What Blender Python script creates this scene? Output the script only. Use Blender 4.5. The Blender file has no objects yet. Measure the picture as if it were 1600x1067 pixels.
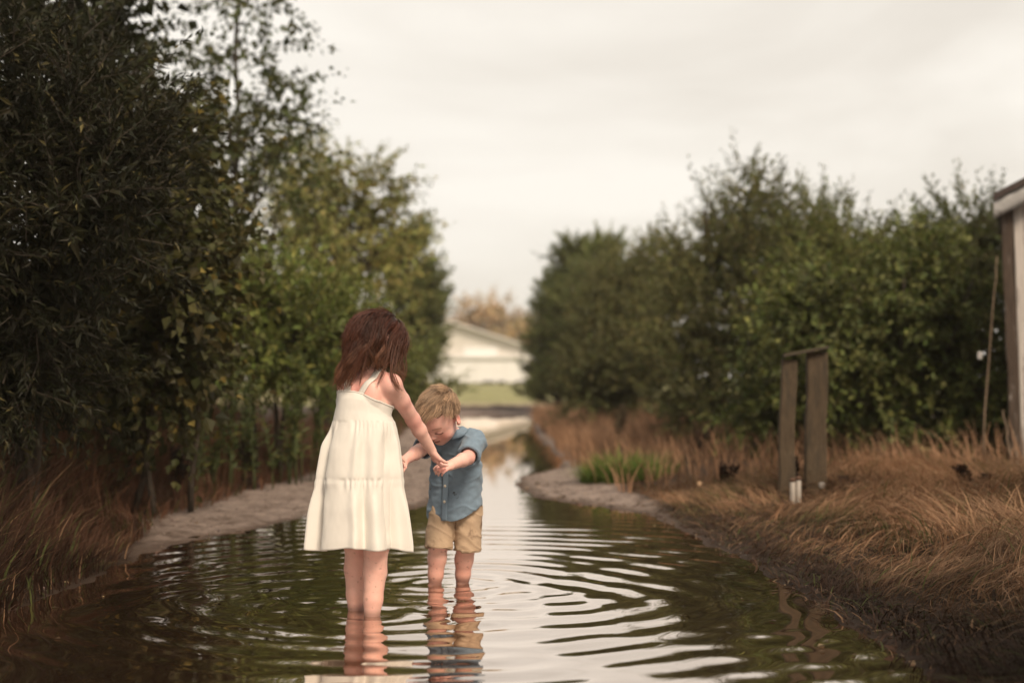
import bpy, math, random
import numpy as np
from mathutils import Vector, Matrix

random.seed(7)
RNG = np.random.default_rng(11)
S = bpy.context.scene
COL = S.collection

# ------------------------------------------------------------------ camera
CAM_H = 0.845
FPX = 2222.0
PITCH = math.atan(56.5 / FPX)
cam_d = bpy.data.cameras.new('camera')
cam = bpy.data.objects.new('camera', cam_d)
COL.objects.link(cam)
cam.location = (0, 0, CAM_H)
cam.rotation_euler = (math.pi / 2 + PITCH, 0, 0)
cam_d.lens = 50.0
cam_d.sensor_width = 36.0
cam_d.clip_start = 0.05
cam_d.clip_end = 3000
cam_d.dof.use_dof = True
cam_d.dof.focus_distance = 5.35
cam_d.dof.aperture_fstop = 1.6
S.camera = cam

# ------------------------------------------------------------------ world
SUN_EL = math.radians(47)
SUN_AZ = math.radians(152)          # compass-like: 0 = +Y, clockwise; the sun stands behind the camera, to the right
w = bpy.data.worlds.new('World')
S.world = w
w.use_nodes = True
nt = w.node_tree
nt.nodes.clear()
N = nt.nodes.new
out = N('ShaderNodeOutputWorld')
bg = N('ShaderNodeBackground')
bg.inputs['Strength'].default_value = 0.1
sky = N('ShaderNodeTexSky')
sky.sky_type = 'NISHITA'
sky.sun_disc = False
sky.sun_elevation = SUN_EL
sky.sun_rotation = SUN_AZ
tc = N('ShaderNodeTexCoord')
mp = N('ShaderNodeMapping')
mp.inputs['Scale'].default_value = (1.6, 1.6, 5.0)
nz = N('ShaderNodeTexNoise')
nz.inputs['Scale'].default_value = 2.2
nz.inputs['Detail'].default_value = 5
nz.inputs['Roughness'].default_value = 0.5
nz.inputs['Distortion'].default_value = 0.4
rp = N('ShaderNodeValToRGB')
rp.color_ramp.elements[0].position = 0.30
rp.color_ramp.elements[0].color = (8.3, 7.65, 6.75, 1)
rp.color_ramp.elements[1].position = 0.66
rp.color_ramp.elements[1].color = (10.7, 10.1, 9.15, 1)
mx = N('ShaderNodeMix')
mx.data_type = 'RGBA'
mx.inputs['Factor'].default_value = 0.95
L = nt.links.new
L(tc.outputs['Generated'], mp.inputs['Vector'])
L(mp.outputs['Vector'], nz.inputs['Vector'])
L(nz.outputs['Fac'], rp.inputs['Fac'])
L(sky.outputs['Color'], mx.inputs['A'])
L(rp.outputs['Color'], mx.inputs['B'])
L(mx.outputs['Result'], bg.inputs['Color'])
L(bg.outputs['Background'], out.inputs['Surface'])

# ------------------------------------------------------------------ sun (soft, through thin overcast)
sd_ = bpy.data.lights.new('sun', 'SUN')
sd_.energy = 3.9
sd_.angle = math.radians(18)
sd_.color = (1.0, 0.84, 0.66)
sun = bpy.data.objects.new('sun', sd_)
COL.objects.link(sun)
sun.location = (-10, -20, 20)
_sv = Vector((math.sin(SUN_AZ) * math.cos(SUN_EL), math.cos(SUN_AZ) * math.cos(SUN_EL), math.sin(SUN_EL)))
sun.rotation_euler = _sv.to_track_quat('Z', 'Y').to_euler()

S.view_settings.view_transform = 'Standard'
S.view_settings.look = 'None'
S.view_settings.exposure = 0.0
S.view_settings.gamma = 1.0
S.view_settings.use_curve_mapping = False
S.render.engine = 'CYCLES'
S.cycles.use_denoising = True
S.cycles.max_bounces = 6
S.cycles.transparent_max_bounces = 4

# ================================================================== helpers
_f = np.array([0, math.cos(PITCH), math.sin(PITCH)])
_u = np.array([0, -math.sin(PITCH), math.cos(PITCH)])
_r = np.array([1.0, 0, 0])


def P(px, py, Y):
    """world point at depth Y seen at photo pixel (px, py): layout aid only"""
    d = _f + _r * ((px - 800) / FPX) + _u * ((533.5 - py) / FPX)
    return np.array([0, 0, CAM_H]) + d * (Y / d[1])


def nrm(v):
    v = np.asarray(v, float)
    return v / (np.linalg.norm(v, axis=-1, keepdims=True) + 1e-12)


def sstep(a, b, x):
    t = np.clip((x - a) / (b - a), 0, 1)
    return t * t * (3 - 2 * t)


def _hash(ix, iy, iz, seed):
    n = (ix.astype(np.int64) * 374761393 + iy.astype(np.int64) * 668265263 + iz.astype(np.int64) * 2147483647 + seed * 1274126177) & 0xffffffff
    n = ((n ^ (n >> 13)) * 1274126177) & 0xffffffff
    n = (n ^ (n >> 16)) & 0xffffffff
    return n / 4294967295.0


def vnoise(p, seed=0):
    """3D value noise in -1..1 for (N,3)"""
    p = np.asarray(p, float)
    i = np.floor(p).astype(np.int64)
    f = p - i
    f = f * f * (3 - 2 * f)
    r = 0
    for dx in (0, 1):
        for dy in (0, 1):
            for dz in (0, 1):
                wgt = (f[:, 0] if dx else 1 - f[:, 0]) * (f[:, 1] if dy else 1 - f[:, 1]) * (f[:, 2] if dz else 1 - f[:, 2])
                r = r + wgt * _hash(i[:, 0] + dx, i[:, 1] + dy, i[:, 2] + dz, seed)
    return r * 2 - 1


def fbm(p, seed=0, oct=3):
    p = np.asarray(p, float)
    r, a, t = 0, 1.0, 0
    for o in range(oct):
        r = r + a * vnoise(p * 2 ** o, seed + o * 17)
        t += a
        a *= 0.5
    return r / t


def xyz(x, y, s=1.0):
    return np.stack([x * s, y * s, np.zeros_like(x)], 1)


def link(o, parent=None):
    COL.objects.link(o)
    if parent is not None:
        o.parent = parent
    return o


def mk(name, V, F, mat, parent=None, smooth=True, col=None, flat_origin=None):
    """F: (n,3) or (n,4) array or a list of such arrays; col: (nverts,3)"""
    V = np.asarray(V, np.float32)
    if flat_origin is not None:
        V = V - np.asarray(flat_origin, np.float32)
    Fs = F if isinstance(F, list) else [F]
    Fs = [np.asarray(f, np.int32) for f in Fs if len(f)]
    me = bpy.data.meshes.new(name)
    me.vertices.add(len(V))
    me.vertices.foreach_set('co', V.ravel())
    idx = np.concatenate([f.ravel() for f in Fs])
    tot = np.concatenate([np.full(len(f), f.shape[1], np.int32) for f in Fs])
    st = np.concatenate([[0], np.cumsum(tot)[:-1]]).astype(np.int32)
    me.loops.add(len(idx))
    me.loops.foreach_set('vertex_index', idx)
    me.polygons.add(len(tot))
    me.polygons.foreach_set('loop_start', st)
    me.update(calc_edges=True)
    me.polygons.foreach_set('use_smooth', np.full(len(tot), smooth, bool))
    if col is not None:
        ca = me.color_attributes.new('Col', 'FLOAT_COLOR', 'POINT')
        c4 = np.ones((len(V), 4), np.float32)
        c4[:, :3] = col
        ca.data.foreach_set('color', c4.ravel())
    me.materials.append(mat)
    me.update()
    o = bpy.data.objects.new(name, me)
    link(o, parent)
    if flat_origin is not None:
        o.location = flat_origin
    return o


def empty(name, loc, label, cat, group=None):
    o = bpy.data.objects.new(name, None)
    o.empty_display_size = 0.1
    o.location = loc
    COL.objects.link(o)
    tag(o, label, cat, group)
    return o


def tag(o, label=None, cat=None, group=None, kind=None):
    if label:
        o['label'] = label
    if cat:
        o['category'] = cat
    if group:
        o['group'] = group
    if kind:
        o['kind'] = kind
    return o


def part(name, V, F, mat, root, smooth=True, col=None):
    """mesh in world coordinates parented to an unrotated Empty"""
    V = np.asarray(V, float) - np.array(root.location)
    return mk(name, V, F, mat, root, smooth, col)


def subpart(name, V, F, mat, root, parent, smooth=True, col=None):
    V = np.asarray(V, float) - np.array(root.location)
    return mk(name, V, F, mat, parent, smooth, col)


class MB:
    """mesh collector"""
    def __init__(s):
        s.v, s.q, s.t, s.c, s.n = [], [], [], [], 0

    def add(s, V, Q=None, T=None, C=None):
        V = np.asarray(V, float).reshape(-1, 3)
        s.v.append(V)
        if Q is not None and len(Q):
            s.q.append(np.asarray(Q, int) + s.n)
        if T is not None and len(T):
            s.t.append(np.asarray(T, int) + s.n)
        if C is not None:
            C = np.asarray(C, float)
            s.c.append(np.broadcast_to(C, V.shape) if C.ndim == 1 else C)
        s.n += len(V)

    def get(s):
        F = []
        if s.q:
            F.append(np.concatenate(s.q))
        if s.t:
            F.append(np.concatenate(s.t))
        return np.concatenate(s.v), F, (np.concatenate(s.c) if s.c else None)

    def box(s, c, x, y, z, C=None):
        """box from centre and three half-axis vectors"""
        c, x, y, z = [np.asarray(a, float) for a in (c, x, y, z)]
        V = [c + i * x + j * y + k * z for k in (-1, 1) for j in (-1, 1) for i in (-1, 1)]
        Q = [(0, 2, 3, 1), (4, 5, 7, 6), (0, 1, 5, 4), (2, 6, 7, 3), (0, 4, 6, 2), (1, 3, 7, 5)]
        s.add(V, Q, None, C)

    def tube(s, pts, rad, n=6, C=None, cap=True):
        pts = np.asarray(pts, float)
        rad = np.broadcast_to(np.asarray(rad, float), (len(pts),))
        t = nrm(np.gradient(pts, axis=0))
        a = np.array([0, 0, 1.0]) if abs(t[0, 2]) < 0.9 else np.array([1.0, 0, 0])
        V = []
        for i in range(len(pts)):
            x = nrm(np.cross(a, t[i]))
            y = np.cross(t[i], x)
            a = np.cross(t[i], np.cross(a, t[i])) + 1e-9
            if np.linalg.norm(a) < 0.05:
                a = y
            th = np.arange(n) / n * 2 * math.pi
            V.append(pts[i] + rad[i] * (np.cos(th)[:, None] * x + np.sin(th)[:, None] * y))
        V = np.concatenate(V)
        Q = []
        for i in range(len(pts) - 1):
            for j in range(n):
                k = (j + 1) % n
                Q.append((i * n + j, i * n + k, (i + 1) * n + k, (i + 1) * n + j))
        T = []
        if cap:
            V = np.concatenate([V, pts[:1], pts[-1:]])
            a0, a1 = len(V) - 2, len(V) - 1
            b = (len(pts) - 1) * n
            for j in range(n):
                k = (j + 1) % n
                T.append((a0, k, j))
                T.append((a1, b + j, b + k))
        s.add(V, Q, T, C)


def tubes_batch(pts, rad, n=3):
    """many strands at once: pts (M,K,3), rad (M,K) -> verts, quads"""
    M, K, _ = pts.shape
    t = nrm(np.gradient(pts, axis=1))
    ref = np.zeros_like(t)
    ref[..., 0] = 0.3
    ref[..., 1] = 0.9
    ref[..., 2] = 0.2
    x = nrm(np.cross(ref, t))
    y = np.cross(t, x)
    th = np.arange(n) / n * 2 * math.pi
    V = pts[:, :, None, :] + rad[:, :, None, None] * (np.cos(th)[None, None, :, None] * x[:, :, None, :] + np.sin(th)[None, None, :, None] * y[:, :, None, :])
    base = np.arange(M * K).reshape(M, K) * n
    a = base[:, :-1]
    b = base[:, 1:]
    Q = []
    for j in range(n):
        k = (j + 1) % n
        Q.append(np.stack([a + j, a + k, b + k, b + j], -1).reshape(-1, 4))
    return V.reshape(-1, 3), np.concatenate(Q)


# ------------------------------------------------------------------ materials
def new_mat(name):
    m = bpy.data.materials.new(name)
    m.use_nodes = True
    t = m.node_tree
    b = t.nodes['Principled BSDF']
    return m, t, b


def pm(name, base=(0.5, 0.5, 0.5), rough=0.8, var=0.25, scale=12.0, bump=0.0, bscale=60.0, attr=False, spec=0.3, transl=0.0, dark=None,
       dscale=3.0, dlo=0.55, dhi=0.7, stretch=None, sss=0.0, sheen=0.0):
    """procedural surface: base colour (x optional Col attribute) x noise, optional second tone (stains, dirt) by noise, bump"""
    m, t, b = new_mat(name)
    nn, ln = t.nodes.new, t.links.new
    co = nn('ShaderNodeTexCoord')
    vec = co.outputs['Object']
    if stretch:
        ma = nn('ShaderNodeMapping')
        ma.inputs['Scale'].default_value = stretch
        ln(vec, ma.inputs['Vector'])
        vec = ma.outputs['Vector']
    n1 = nn('ShaderNodeTexNoise')
    n1.inputs['Scale'].default_value = scale
    n1.inputs['Detail'].default_value = 6
    n1.inputs['Roughness'].default_value = 0.6
    ln(vec, n1.inputs['Vector'])
    mr = nn('ShaderNodeMapRange')
    mr.inputs['From Min'].default_value = 0.25
    mr.inputs['From Max'].default_value = 0.75
    mr.inputs['To Min'].default_value = 1 - var
    mr.inputs['To Max'].default_value = 1 + var
    ln(n1.outputs['Fac'], mr.inputs['Value'])
    mul = nn('ShaderNodeMix')
    mul.data_type = 'RGBA'
    mul.blend_type = 'MULTIPLY'
    mul.inputs['Factor'].default_value = 1
    if attr:
        at = nn('ShaderNodeAttribute')
        at.attribute_name = 'Col'
        ln(at.outputs['Color'], mul.inputs['A'])
    else:
        mul.inputs['A'].default_value = (*base, 1)
    ln(mr.outputs['Result'], mul.inputs['B'])
    colr = mul.outputs['Result']
    if dark is not None:
        n2 = nn('ShaderNodeTexNoise')
        n2.inputs['Scale'].default_value = dscale
        n2.inputs['Detail'].default_value = 8
        n2.inputs['Roughness'].default_value = 0.65
        ln(vec, n2.inputs['Vector'])
        r2 = nn('ShaderNodeMapRange')
        r2.inputs['From Min'].default_value = dlo
        r2.inputs['From Max'].default_value = dhi
        ln(n2.outputs['Fac'], r2.inputs['Value'])
        m2 = nn('ShaderNodeMix')
        m2.data_type = 'RGBA'
        ln(r2.outputs['Result'], m2.inputs['Factor'])
        ln(colr, m2.inputs['A'])
        m2.inputs['B'].default_value = (*dark, 1)
        colr = m2.outputs['Result']
    ln(colr, b.inputs['Base Color'])
    b.inputs['Roughness'].default_value = rough
    b.inputs['Specular IOR Level'].default_value = spec
    if sss:
        b.inputs['Subsurface Weight'].default_value = sss
        b.inputs['Subsurface Radius'].default_value = (0.012, 0.005, 0.003)
        b.inputs['Subsurface Scale'].default_value = 1.0
    if sheen:
        b.inputs['Sheen Weight'].default_value = sheen
    if bump:
        n3 = nn('ShaderNodeTexNoise')
        n3.inputs['Scale'].default_value = bscale
        n3.inputs['Detail'].default_value = 4
        ln(vec, n3.inputs['Vector'])
        bp = nn('ShaderNodeBump')
        bp.inputs['Strength'].default_value = 1.0
        bp.inputs['Distance'].default_value = bump
        ln(n3.outputs['Fac'], bp.inputs['Height'])
        ln(bp.outputs['Normal'], b.inputs['Normal'])
    if transl:
        tr = nn('ShaderNodeBsdfTranslucent')
        ln(colr, tr.inputs['Color'])
        ms = nn('ShaderNodeMixShader')
        ms.inputs['Fac'].default_value = transl
        o = t.nodes['Material Output']
        ln(b.outputs['BSDF'], ms.inputs[1])
        ln(tr.outputs['BSDF'], ms.inputs[2])
        ln(ms.outputs['Shader'], o.inputs['Surface'])
    return m


M_LEAF = pm('leaf', attr=True, rough=0.55, var=0.15, scale=3, spec=0.25, transl=0.35)
M_GRASS = pm('grass_blade', attr=True, rough=0.8, var=0.2, scale=4, spec=0.15, transl=0.25)
M_BARK = pm('bark', (0.055, 0.042, 0.03), rough=0.9, var=0.4, scale=20, bump=0.01, bscale=40)

# ================================================================== the ground
SHORE_R = [(1.35, 1.5), (1.27, 3.0), (1.24, 3.94), (1.18, 4.17), (1.157, 5.14), (1.107, 6.47), (1.0, 7.45), (0.80, 8.94), (0.53, 9.43),
           (0.20, 10.1), (0.06, 11.2), (0.07, 12.2), (0.47, 13.4), (0.50, 15.0), (0.42, 18.8), (0.36, 21.0), (0.42, 28.0), (0.2, 32.0)]
SHORE_L = [(-0.6, 33.0), (-1.25, 31.5), (-1.35, 28.9), (-0.85, 19.5), (-0.55, 15.0), (-0.42, 12.3), (-0.45, 10.6), (-0.62, 9.3), (-0.9, 9.1),
           (-1.235, 8.77), (-1.54, 7.73), (-1.71, 7.22), (-1.765, 6.43), (-1.83, 5.07), (-1.75, 4.0), (-1.5, 1.5)]
POLY = np.array(SHORE_R + SHORE_L)


def shore_sd(x, y):
    """signed distance to the puddle outline, positive on land"""
    p = np.stack([x, y], 1)
    A = POLY
    B = np.roll(POLY, -1, 0)
    best = np.full(len(x), 1e9)
    inside = np.zeros(len(x), bool)
    for a, b in zip(A, B):
        ab = b - a
        t = np.clip(((p - a) @ ab) / (ab @ ab), 0, 1)
        d = np.hypot(p[:, 0] - a[0] - t * ab[0], p[:, 1] - a[1] - t * ab[1])
        best = np.minimum(best, d)
        c = ((a[1] > y) != (b[1] > y))
        with np.errstate(divide='ignore', invalid='ignore'):
            xi = (b[0] - a[0]) * (y - a[1]) / (b[1] - a[1] + 1e-12) + a[0]
        inside ^= c & (x < xi)
    return np.where(inside, -best, best)


GL = np.array([(-1.7, 1), (-1.88, 5), (-1.88, 6.5), (-2.10, 8.5), (-1.80, 11.5), (-1.62, 20), (-1.95, 33), (-3, 36)])
GR = np.array([(1.35, 1), (1.20, 4.4), (1.15, 6.1), (1.07, 7.5), (0.95, 9.3), (0.72, 11.0), (0.66, 13), (0.62, 16), (0.5, 29), (1.2, 34)])


def grass_edges(y):
    return np.interp(y, GL[:, 1], GL[:, 0]), np.interp(y, GR[:, 1], GR[:, 0])


def ground_z(x, y, detail=True):
    x = np.asarray(x, float)
    y = np.asarray(y, float)
    sd = shore_sd(x, y)
    sd = sd + 0.07 * fbm(xyz(x, y, 2.2), 3, 3) * sstep(0.3, 0.0, np.abs(sd)) + 0.02 * fbm(xyz(x, y, 9), 5, 2)
    gl, gr = grass_edges(y)
    out_ = np.maximum(gl - x, x - gr)
    land = 0.020 * sstep(0, 0.8, sd) + 0.10 * sstep(0.0, 1.5, out_) + 0.06 * sstep(1, 5, out_)
    water = -0.10 * sstep(0, 0.5, -sd) - 0.01 * sstep(0, 0.06, -sd)
    z = np.where(sd > 0, land + 0.003, water)
    z = z + 0.30 * sstep(36, 110, y) + 0.012 * sstep(0, .5, sd) * fbm(xyz(x, y, 1.3), 8, 2)
    if detail:
        m = sstep(-0.1, 0.08, sd) * sstep(30, 14, y)
        z = z + m * (0.013 * fbm(xyz(x, y, 7.0), 21, 3) + 0.016 * np.abs(vnoise(xyz(x, y, 13), 33)) * sstep(16, 10, y))
    return z


xs = np.concatenate([-np.geomspace(400, 5.2, 40), np.linspace(-5, -2.6, 30), np.linspace(-2.57, 2.4, 138), np.linspace(2.45, 6, 40), np.geomspace(6.3, 400, 40)])
ys = np.concatenate([-np.geomspace(300, 4, 18), np.linspace(-3, 2.8, 14), np.linspace(3, 13, 225), np.linspace(13.1, 36, 130), np.geomspace(36.6, 520, 50)])
GX, GY = np.meshgrid(xs, ys)
gx, gy = GX.ravel(), GY.ravel()
gz = ground_z(gx, gy)
nx, ny = len(xs), len(ys)
ii = (np.arange(ny - 1)[:, None] * nx + np.arange(nx - 1)[None]).ravel()
GQ = np.stack([ii, ii + 1, ii + nx + 1, ii + nx], 1)
# ground cover colour by place: damp mud track, dark leaf litter under the grass, mown lawn beyond
sdv = shore_sd(gx, gy)
gl, gr = grass_edges(gy)
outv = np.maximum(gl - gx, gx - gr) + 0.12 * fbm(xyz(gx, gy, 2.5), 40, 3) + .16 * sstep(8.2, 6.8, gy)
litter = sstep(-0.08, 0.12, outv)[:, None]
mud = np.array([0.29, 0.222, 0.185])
mudw = np.array([0.105, 0.072, 0.055])
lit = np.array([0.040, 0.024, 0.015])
lawn = np.array([0.25, 0.235, 0.10])
tan = np.array([0.33, 0.25, 0.17])
n1 = fbm(xyz(gx, gy, 3.0), 50, 4)
n2 = fbm(xyz(gx, gy, 14.0), 60, 3)
rb = sstep(.55, .8, gx) * sstep(9.6, 8.6, gy) + sstep(-1.45, -1.7, gx) * sstep(8.2, 6.6, gy)  # right: dark wet mud; left near bank: mud colour darkened to imitate shade
wet = np.clip(.9 * rb + sstep(0.10, -0.02, sdv + 0.04 * n1) + sstep(0.15, 0.6, n1) * .45 + sstep(0.05, .35, n2) * .5 + sstep(.15, .4, fbm(xyz(gx, gy, 28.0), 66, 2)) * .5, 0, 1)[:, None]
gc = mud * (1 - wet) + mudw * wet
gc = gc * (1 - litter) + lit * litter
lw = (sstep(34, 38, gy + 1.5 * n1) * sstep(150, 120, gy))[:, None]
gc = gc * (1 - lw) + lawn * (1 + .35 * n2[:, None]) * lw
tw = (sstep(40, 41.5, gy) * sstep(47, 44, gy) * 0.8)[:, None]
gc = gc * (1 - tw) + tan * tw
ff = sstep(120, 200, gy)[:, None]
gc = gc * (1 - ff) + np.array([0.20, 0.17, 0.08]) * ff

mg, tg, bgp = new_mat('earth')
_at = tg.nodes.new('ShaderNodeAttribute')
_at.attribute_name = 'Col'
_tc = tg.nodes.new('ShaderNodeTexCoord')
_n = tg.nodes.new('ShaderNodeTexNoise')
_n.inputs['Scale'].default_value = 38
_n.inputs['Detail'].default_value = 8
_n.inputs['Roughness'].default_value = 0.7
_mr = tg.nodes.new('ShaderNodeMapRange')
_mr.inputs['From Min'].default_value = 0.3
_mr.inputs['From Max'].default_value = 0.7
_mr.inputs['To Min'].default_value = 0.6
_mr.inputs['To Max'].default_value = 1.3
_mu = tg.nodes.new('ShaderNodeMix')
_mu.data_type = 'RGBA'
_mu.blend_type = 'MULTIPLY'
_mu.inputs['Factor'].default_value = 1
_r2 = tg.nodes.new('ShaderNodeMapRange')
_r2.inputs['To Min'].default_value = 0.5
_r2.inputs['To Max'].default_value = 0.9
_bp = tg.nodes.new('ShaderNodeBump')
_bp.inputs['Distance'].default_value = 0.035
_bp.inputs['Strength'].default_value = 0.8
tl = tg.links.new
tl(_tc.outputs['Object'], _n.inputs['Vector'])
tl(_n.outputs['Fac'], _mr.inputs['Value'])
tl(_at.outputs['Color'], _mu.inputs['A'])
tl(_mr.outputs['Result'], _mu.inputs['B'])
tl(_mu.outputs['Result'], bgp.inputs['Base Color'])
tl(_n.outputs['Fac'], _r2.inputs['Value'])
tl(_r2.outputs['Result'], bgp.inputs['Roughness'])
tl(_n.outputs['Fac'], _bp.inputs['Height'])
tl(_bp.outputs['Normal'], bgp.inputs['Normal'])
bgp.inputs['Specular IOR Level'].default_value = 0.12
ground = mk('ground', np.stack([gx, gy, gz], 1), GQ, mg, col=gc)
tag(ground, kind='structure')

# ------------------------------------------------------------------ the puddle
BOY = P(694, 911, 5.86)[:2]
GIRL = P(576, 955, 5.14)[:2]


def water_z(x, y):
    p = xyz(x, y, 1.0)
    wx = x + 0.03 * vnoise(p * 2.0, 71) + 0.012 * vnoise(p * 6, 75)
    wy = y + 0.04 * vnoise(p * 2.0, 72) + 0.015 * vnoise(p * 6, 76)
    z = 0
    # rings spreading from the small child
    r = np.hypot(wx - BOY[0], wy - BOY[1])
    z = z + 0.0028 * sstep(0.03, 0.2, r) * np.exp(-r / 0.75) * np.sin(2 * math.pi * r / (0.115 + 0.04 * np.minimum(r, 2.5)) + 0.4)
    z = z + 0.0015 * sstep(0.6, 1.1, r) * np.exp(-((r - 1.5) / 0.9) ** 2) * np.sin(2 * math.pi * r / 0.215)
    # rings from the taller child
    r = np.hypot(wx - GIRL[0], wy - GIRL[1])
    z = z + 0.0024 * sstep(0.03, 0.16, r) * np.exp(-r / 0.6) * np.sin(2 * math.pi * r / (0.11 + 0.06 * np.minimum(r, 2.0)))
    z = z + 0.0016 * sstep(0.5, 0.9, r) * np.exp(-((r - 1.15) / 0.6) ** 2) * np.sin(2 * math.pi * r / 0.22 + 1.0)
    rr_ = np.minimum(r, np.hypot(wx - BOY[0], wy - BOY[1]))
    z = z + 0.0016 * np.exp(-(rr_ / .55) ** 2) * fbm(np.stack([x * 13, y * 15, 0 * x], 1), 99, 2)
    # reflected swell and small chop, dying out along the track
    near = sstep(10.5, 8.0, y)
    z = z + near * (0.0006 * np.sin(2 * math.pi * (wy * 0.92 + wx * 0.33) / 0.19 + 2 * vnoise(p * 1.1, 80)) * sstep(-.3, .6, vnoise(p * 1.3, 81)))
    z = z + near * 0.0006 * fbm(np.stack([x * 5, y * 9, 0 * x], 1), 90, 2)
    z = z + 0.0004 * fbm(np.stack([x * 2, y * 5, 0 * x], 1), 95, 2) * sstep(14, 9, y)
    return z


wx_ = np.linspace(-2.2, 1.65, 220)
wy_ = np.concatenate([np.linspace(1.2, 3.5, 30), np.linspace(3.51, 10.5, 420), np.linspace(10.55, 34, 90)])
WX, WY = np.meshgrid(wx_, wy_)
a, b = WX.ravel(), WY.ravel()
wz = water_z(a, b)
ii = (np.arange(len(wy_) - 1)[:, None] * len(wx_) + np.arange(len(wx_) - 1)[None]).ravel()
mw, tw_, bw = new_mat('muddy_water')
bw.inputs['Base Color'].default_value = (0.050, 0.028, 0.019, 1)
bw.inputs['Roughness'].default_value = 0.015
bw.inputs['IOR'].default_value = 1.5
_n = tw_.nodes.new('ShaderNodeTexNoise')
_n.inputs['Scale'].default_value = 3
_n.inputs['Detail'].default_value = 5
_r = _r  # keep axis name
_rr = tw_.nodes.new('ShaderNodeValToRGB')
_rr.color_ramp.elements[0].color = (0.030, 0.016, 0.009, 1)
_rr.color_ramp.elements[1].color = (0.056, 0.031, 0.019, 1)
_tcw = tw_.nodes.new('ShaderNodeTexCoord')
tw_.links.new(_tcw.outputs['Object'], _n.inputs['Vector'])
tw_.links.new(_n.outputs['Fac'], _rr.inputs['Fac'])
tw_.links.new(_rr.outputs['Color'], bw.inputs['Base Color'])
_gl = tw_.nodes.new('ShaderNodeBsdfGlossy')
_gl.inputs['Color'].default_value = (1.0, 0.89, 0.815, 1)
_gl.inputs['Roughness'].default_value = 0.02
_lw = tw_.nodes.new('ShaderNodeLayerWeight')
_lr = tw_.nodes.new('ShaderNodeMapRange')
_lr.inputs['From Min'].default_value = 0.35
_lr.inputs['From Max'].default_value = 0.85
_lr.inputs['To Min'].default_value = 0.05
_lr.inputs['To Max'].default_value = 0.76
_lw.inputs['Blend'].default_value = 0.5
_wm = tw_.nodes.new('ShaderNodeMixShader')
tw_.links.new(_lw.outputs['Facing'], _lr.inputs['Value'])
tw_.links.new(_lr.outputs['Result'], _wm.inputs['Fac'])
tw_.links.new(bw.outputs['BSDF'], _wm.inputs[1])
tw_.links.new(_gl.outputs['BSDF'], _wm.inputs[2])
tw_.links.new(_wm.outputs['Shader'], tw_.nodes['Material Output'].inputs['Surface'])
water = mk('water', np.stack([a, b, wz], 1), np.stack([ii, ii + 1, ii + len(wx_) + 1, ii + len(wx_)], 1), mw)
tag(water, kind='structure')

# ================================================================== vegetation builders
def leaves(pos, axis, up, ln, wd, col, droop=0.15):
    """kite shaped folded leaves -> verts, tris, colours"""
    n = len(pos)
    axis = nrm(axis)
    side = nrm(np.cross(axis, up))
    nr = np.cross(side, axis)
    ln = np.broadcast_to(ln, (n,))[:, None]
    wd = np.broadcast_to(wd, (n,))[:, None]
    V = np.empty((n, 4, 3))
    V[:, 0] = pos
    V[:, 1] = pos + axis * ln * 0.42 - side * wd * 0.5 + nr * wd * 0.16
    V[:, 2] = pos + axis * ln - nr * ln * droop
    V[:, 3] = pos + axis * ln * 0.42 + side * wd * 0.5 + nr * wd * 0.16
    b = np.arange(n) * 4
    T = np.concatenate([np.stack([b, b + 2, b + 1], 1), np.stack([b, b + 3, b + 2], 1)])
    C = np.repeat(col, 4, 0)
    return V.reshape(-1, 3), T, C


def leaf_cols(n, base, alt, rng, alt_p=0.1, var=0.3):
    base = np.array(base)
    c = base[None] * (1 + var * rng.uniform(-1, 1, (n, 1))) * (1 + 0.12 * rng.uniform(-1, 1, (n, 3)))
    m = rng.random(n) < alt_p
    c[m] = np.array(alt)[None] * (1 + var * rng.uniform(-1, 1, (m.sum(), 1)))
    return np.clip(c, 0.003, 0.9)


KIND = {
    # base colour, accent, accent share, leaf length, width/length, leaves per spray, spray length, outward bias, gravity
    'willow': dict(base=(.024, .023, .010), alt=(.11, .09, .035), ap=.05, ll=.062, wr=.24, lps=26, sl=.34, g=-.15, sp=.5),
    'vine': dict(base=(.055, .052, .017), alt=(.20, .15, .04), ap=.06, ll=.072, wr=.85, lps=16, sl=.36, g=-.6, sp=.7),
    'poplar': dict(base=(.090, .098, .034), alt=(.20, .18, .06), ap=.05, ll=.070, wr=.75, lps=18, sl=.42, g=-.25, sp=.7),
    'locust': dict(base=(.27, .26, .085), alt=(.38, .31, .11), ap=.12, ll=.085, wr=.55, lps=20, sl=.50, g=-.3, sp=.6),
    'shrub': dict(base=(.145, .165, .042), alt=(.24, .23, .06), ap=.08, ll=.070, wr=.45, lps=22, sl=.36, g=.1, sp=.6),
    'olive': dict(base=(.128, .126, .046), alt=(.22, .19, .07), ap=.08, ll=.075, wr=.36, lps=24, sl=.42, g=.15, sp=.55),
    'bramble': dict(base=(.105, .118, .032), alt=(.22, .22, .07), ap=.10, ll=.075, wr=.65, lps=18, sl=.40, g=-.25, sp=.7),
    'cedar': dict(base=(.155, .168, .060), alt=(.22, .21, .08), ap=.06, ll=.11, wr=.28, lps=26, sl=.36, g=.25, sp=.35),
    'autumn': dict(base=(.50, .37, .20), alt=(.50, .32, .16), ap=.25, ll=.34, wr=.8, lps=16, sl=1.5, g=-.1, sp=.7),
}


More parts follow.
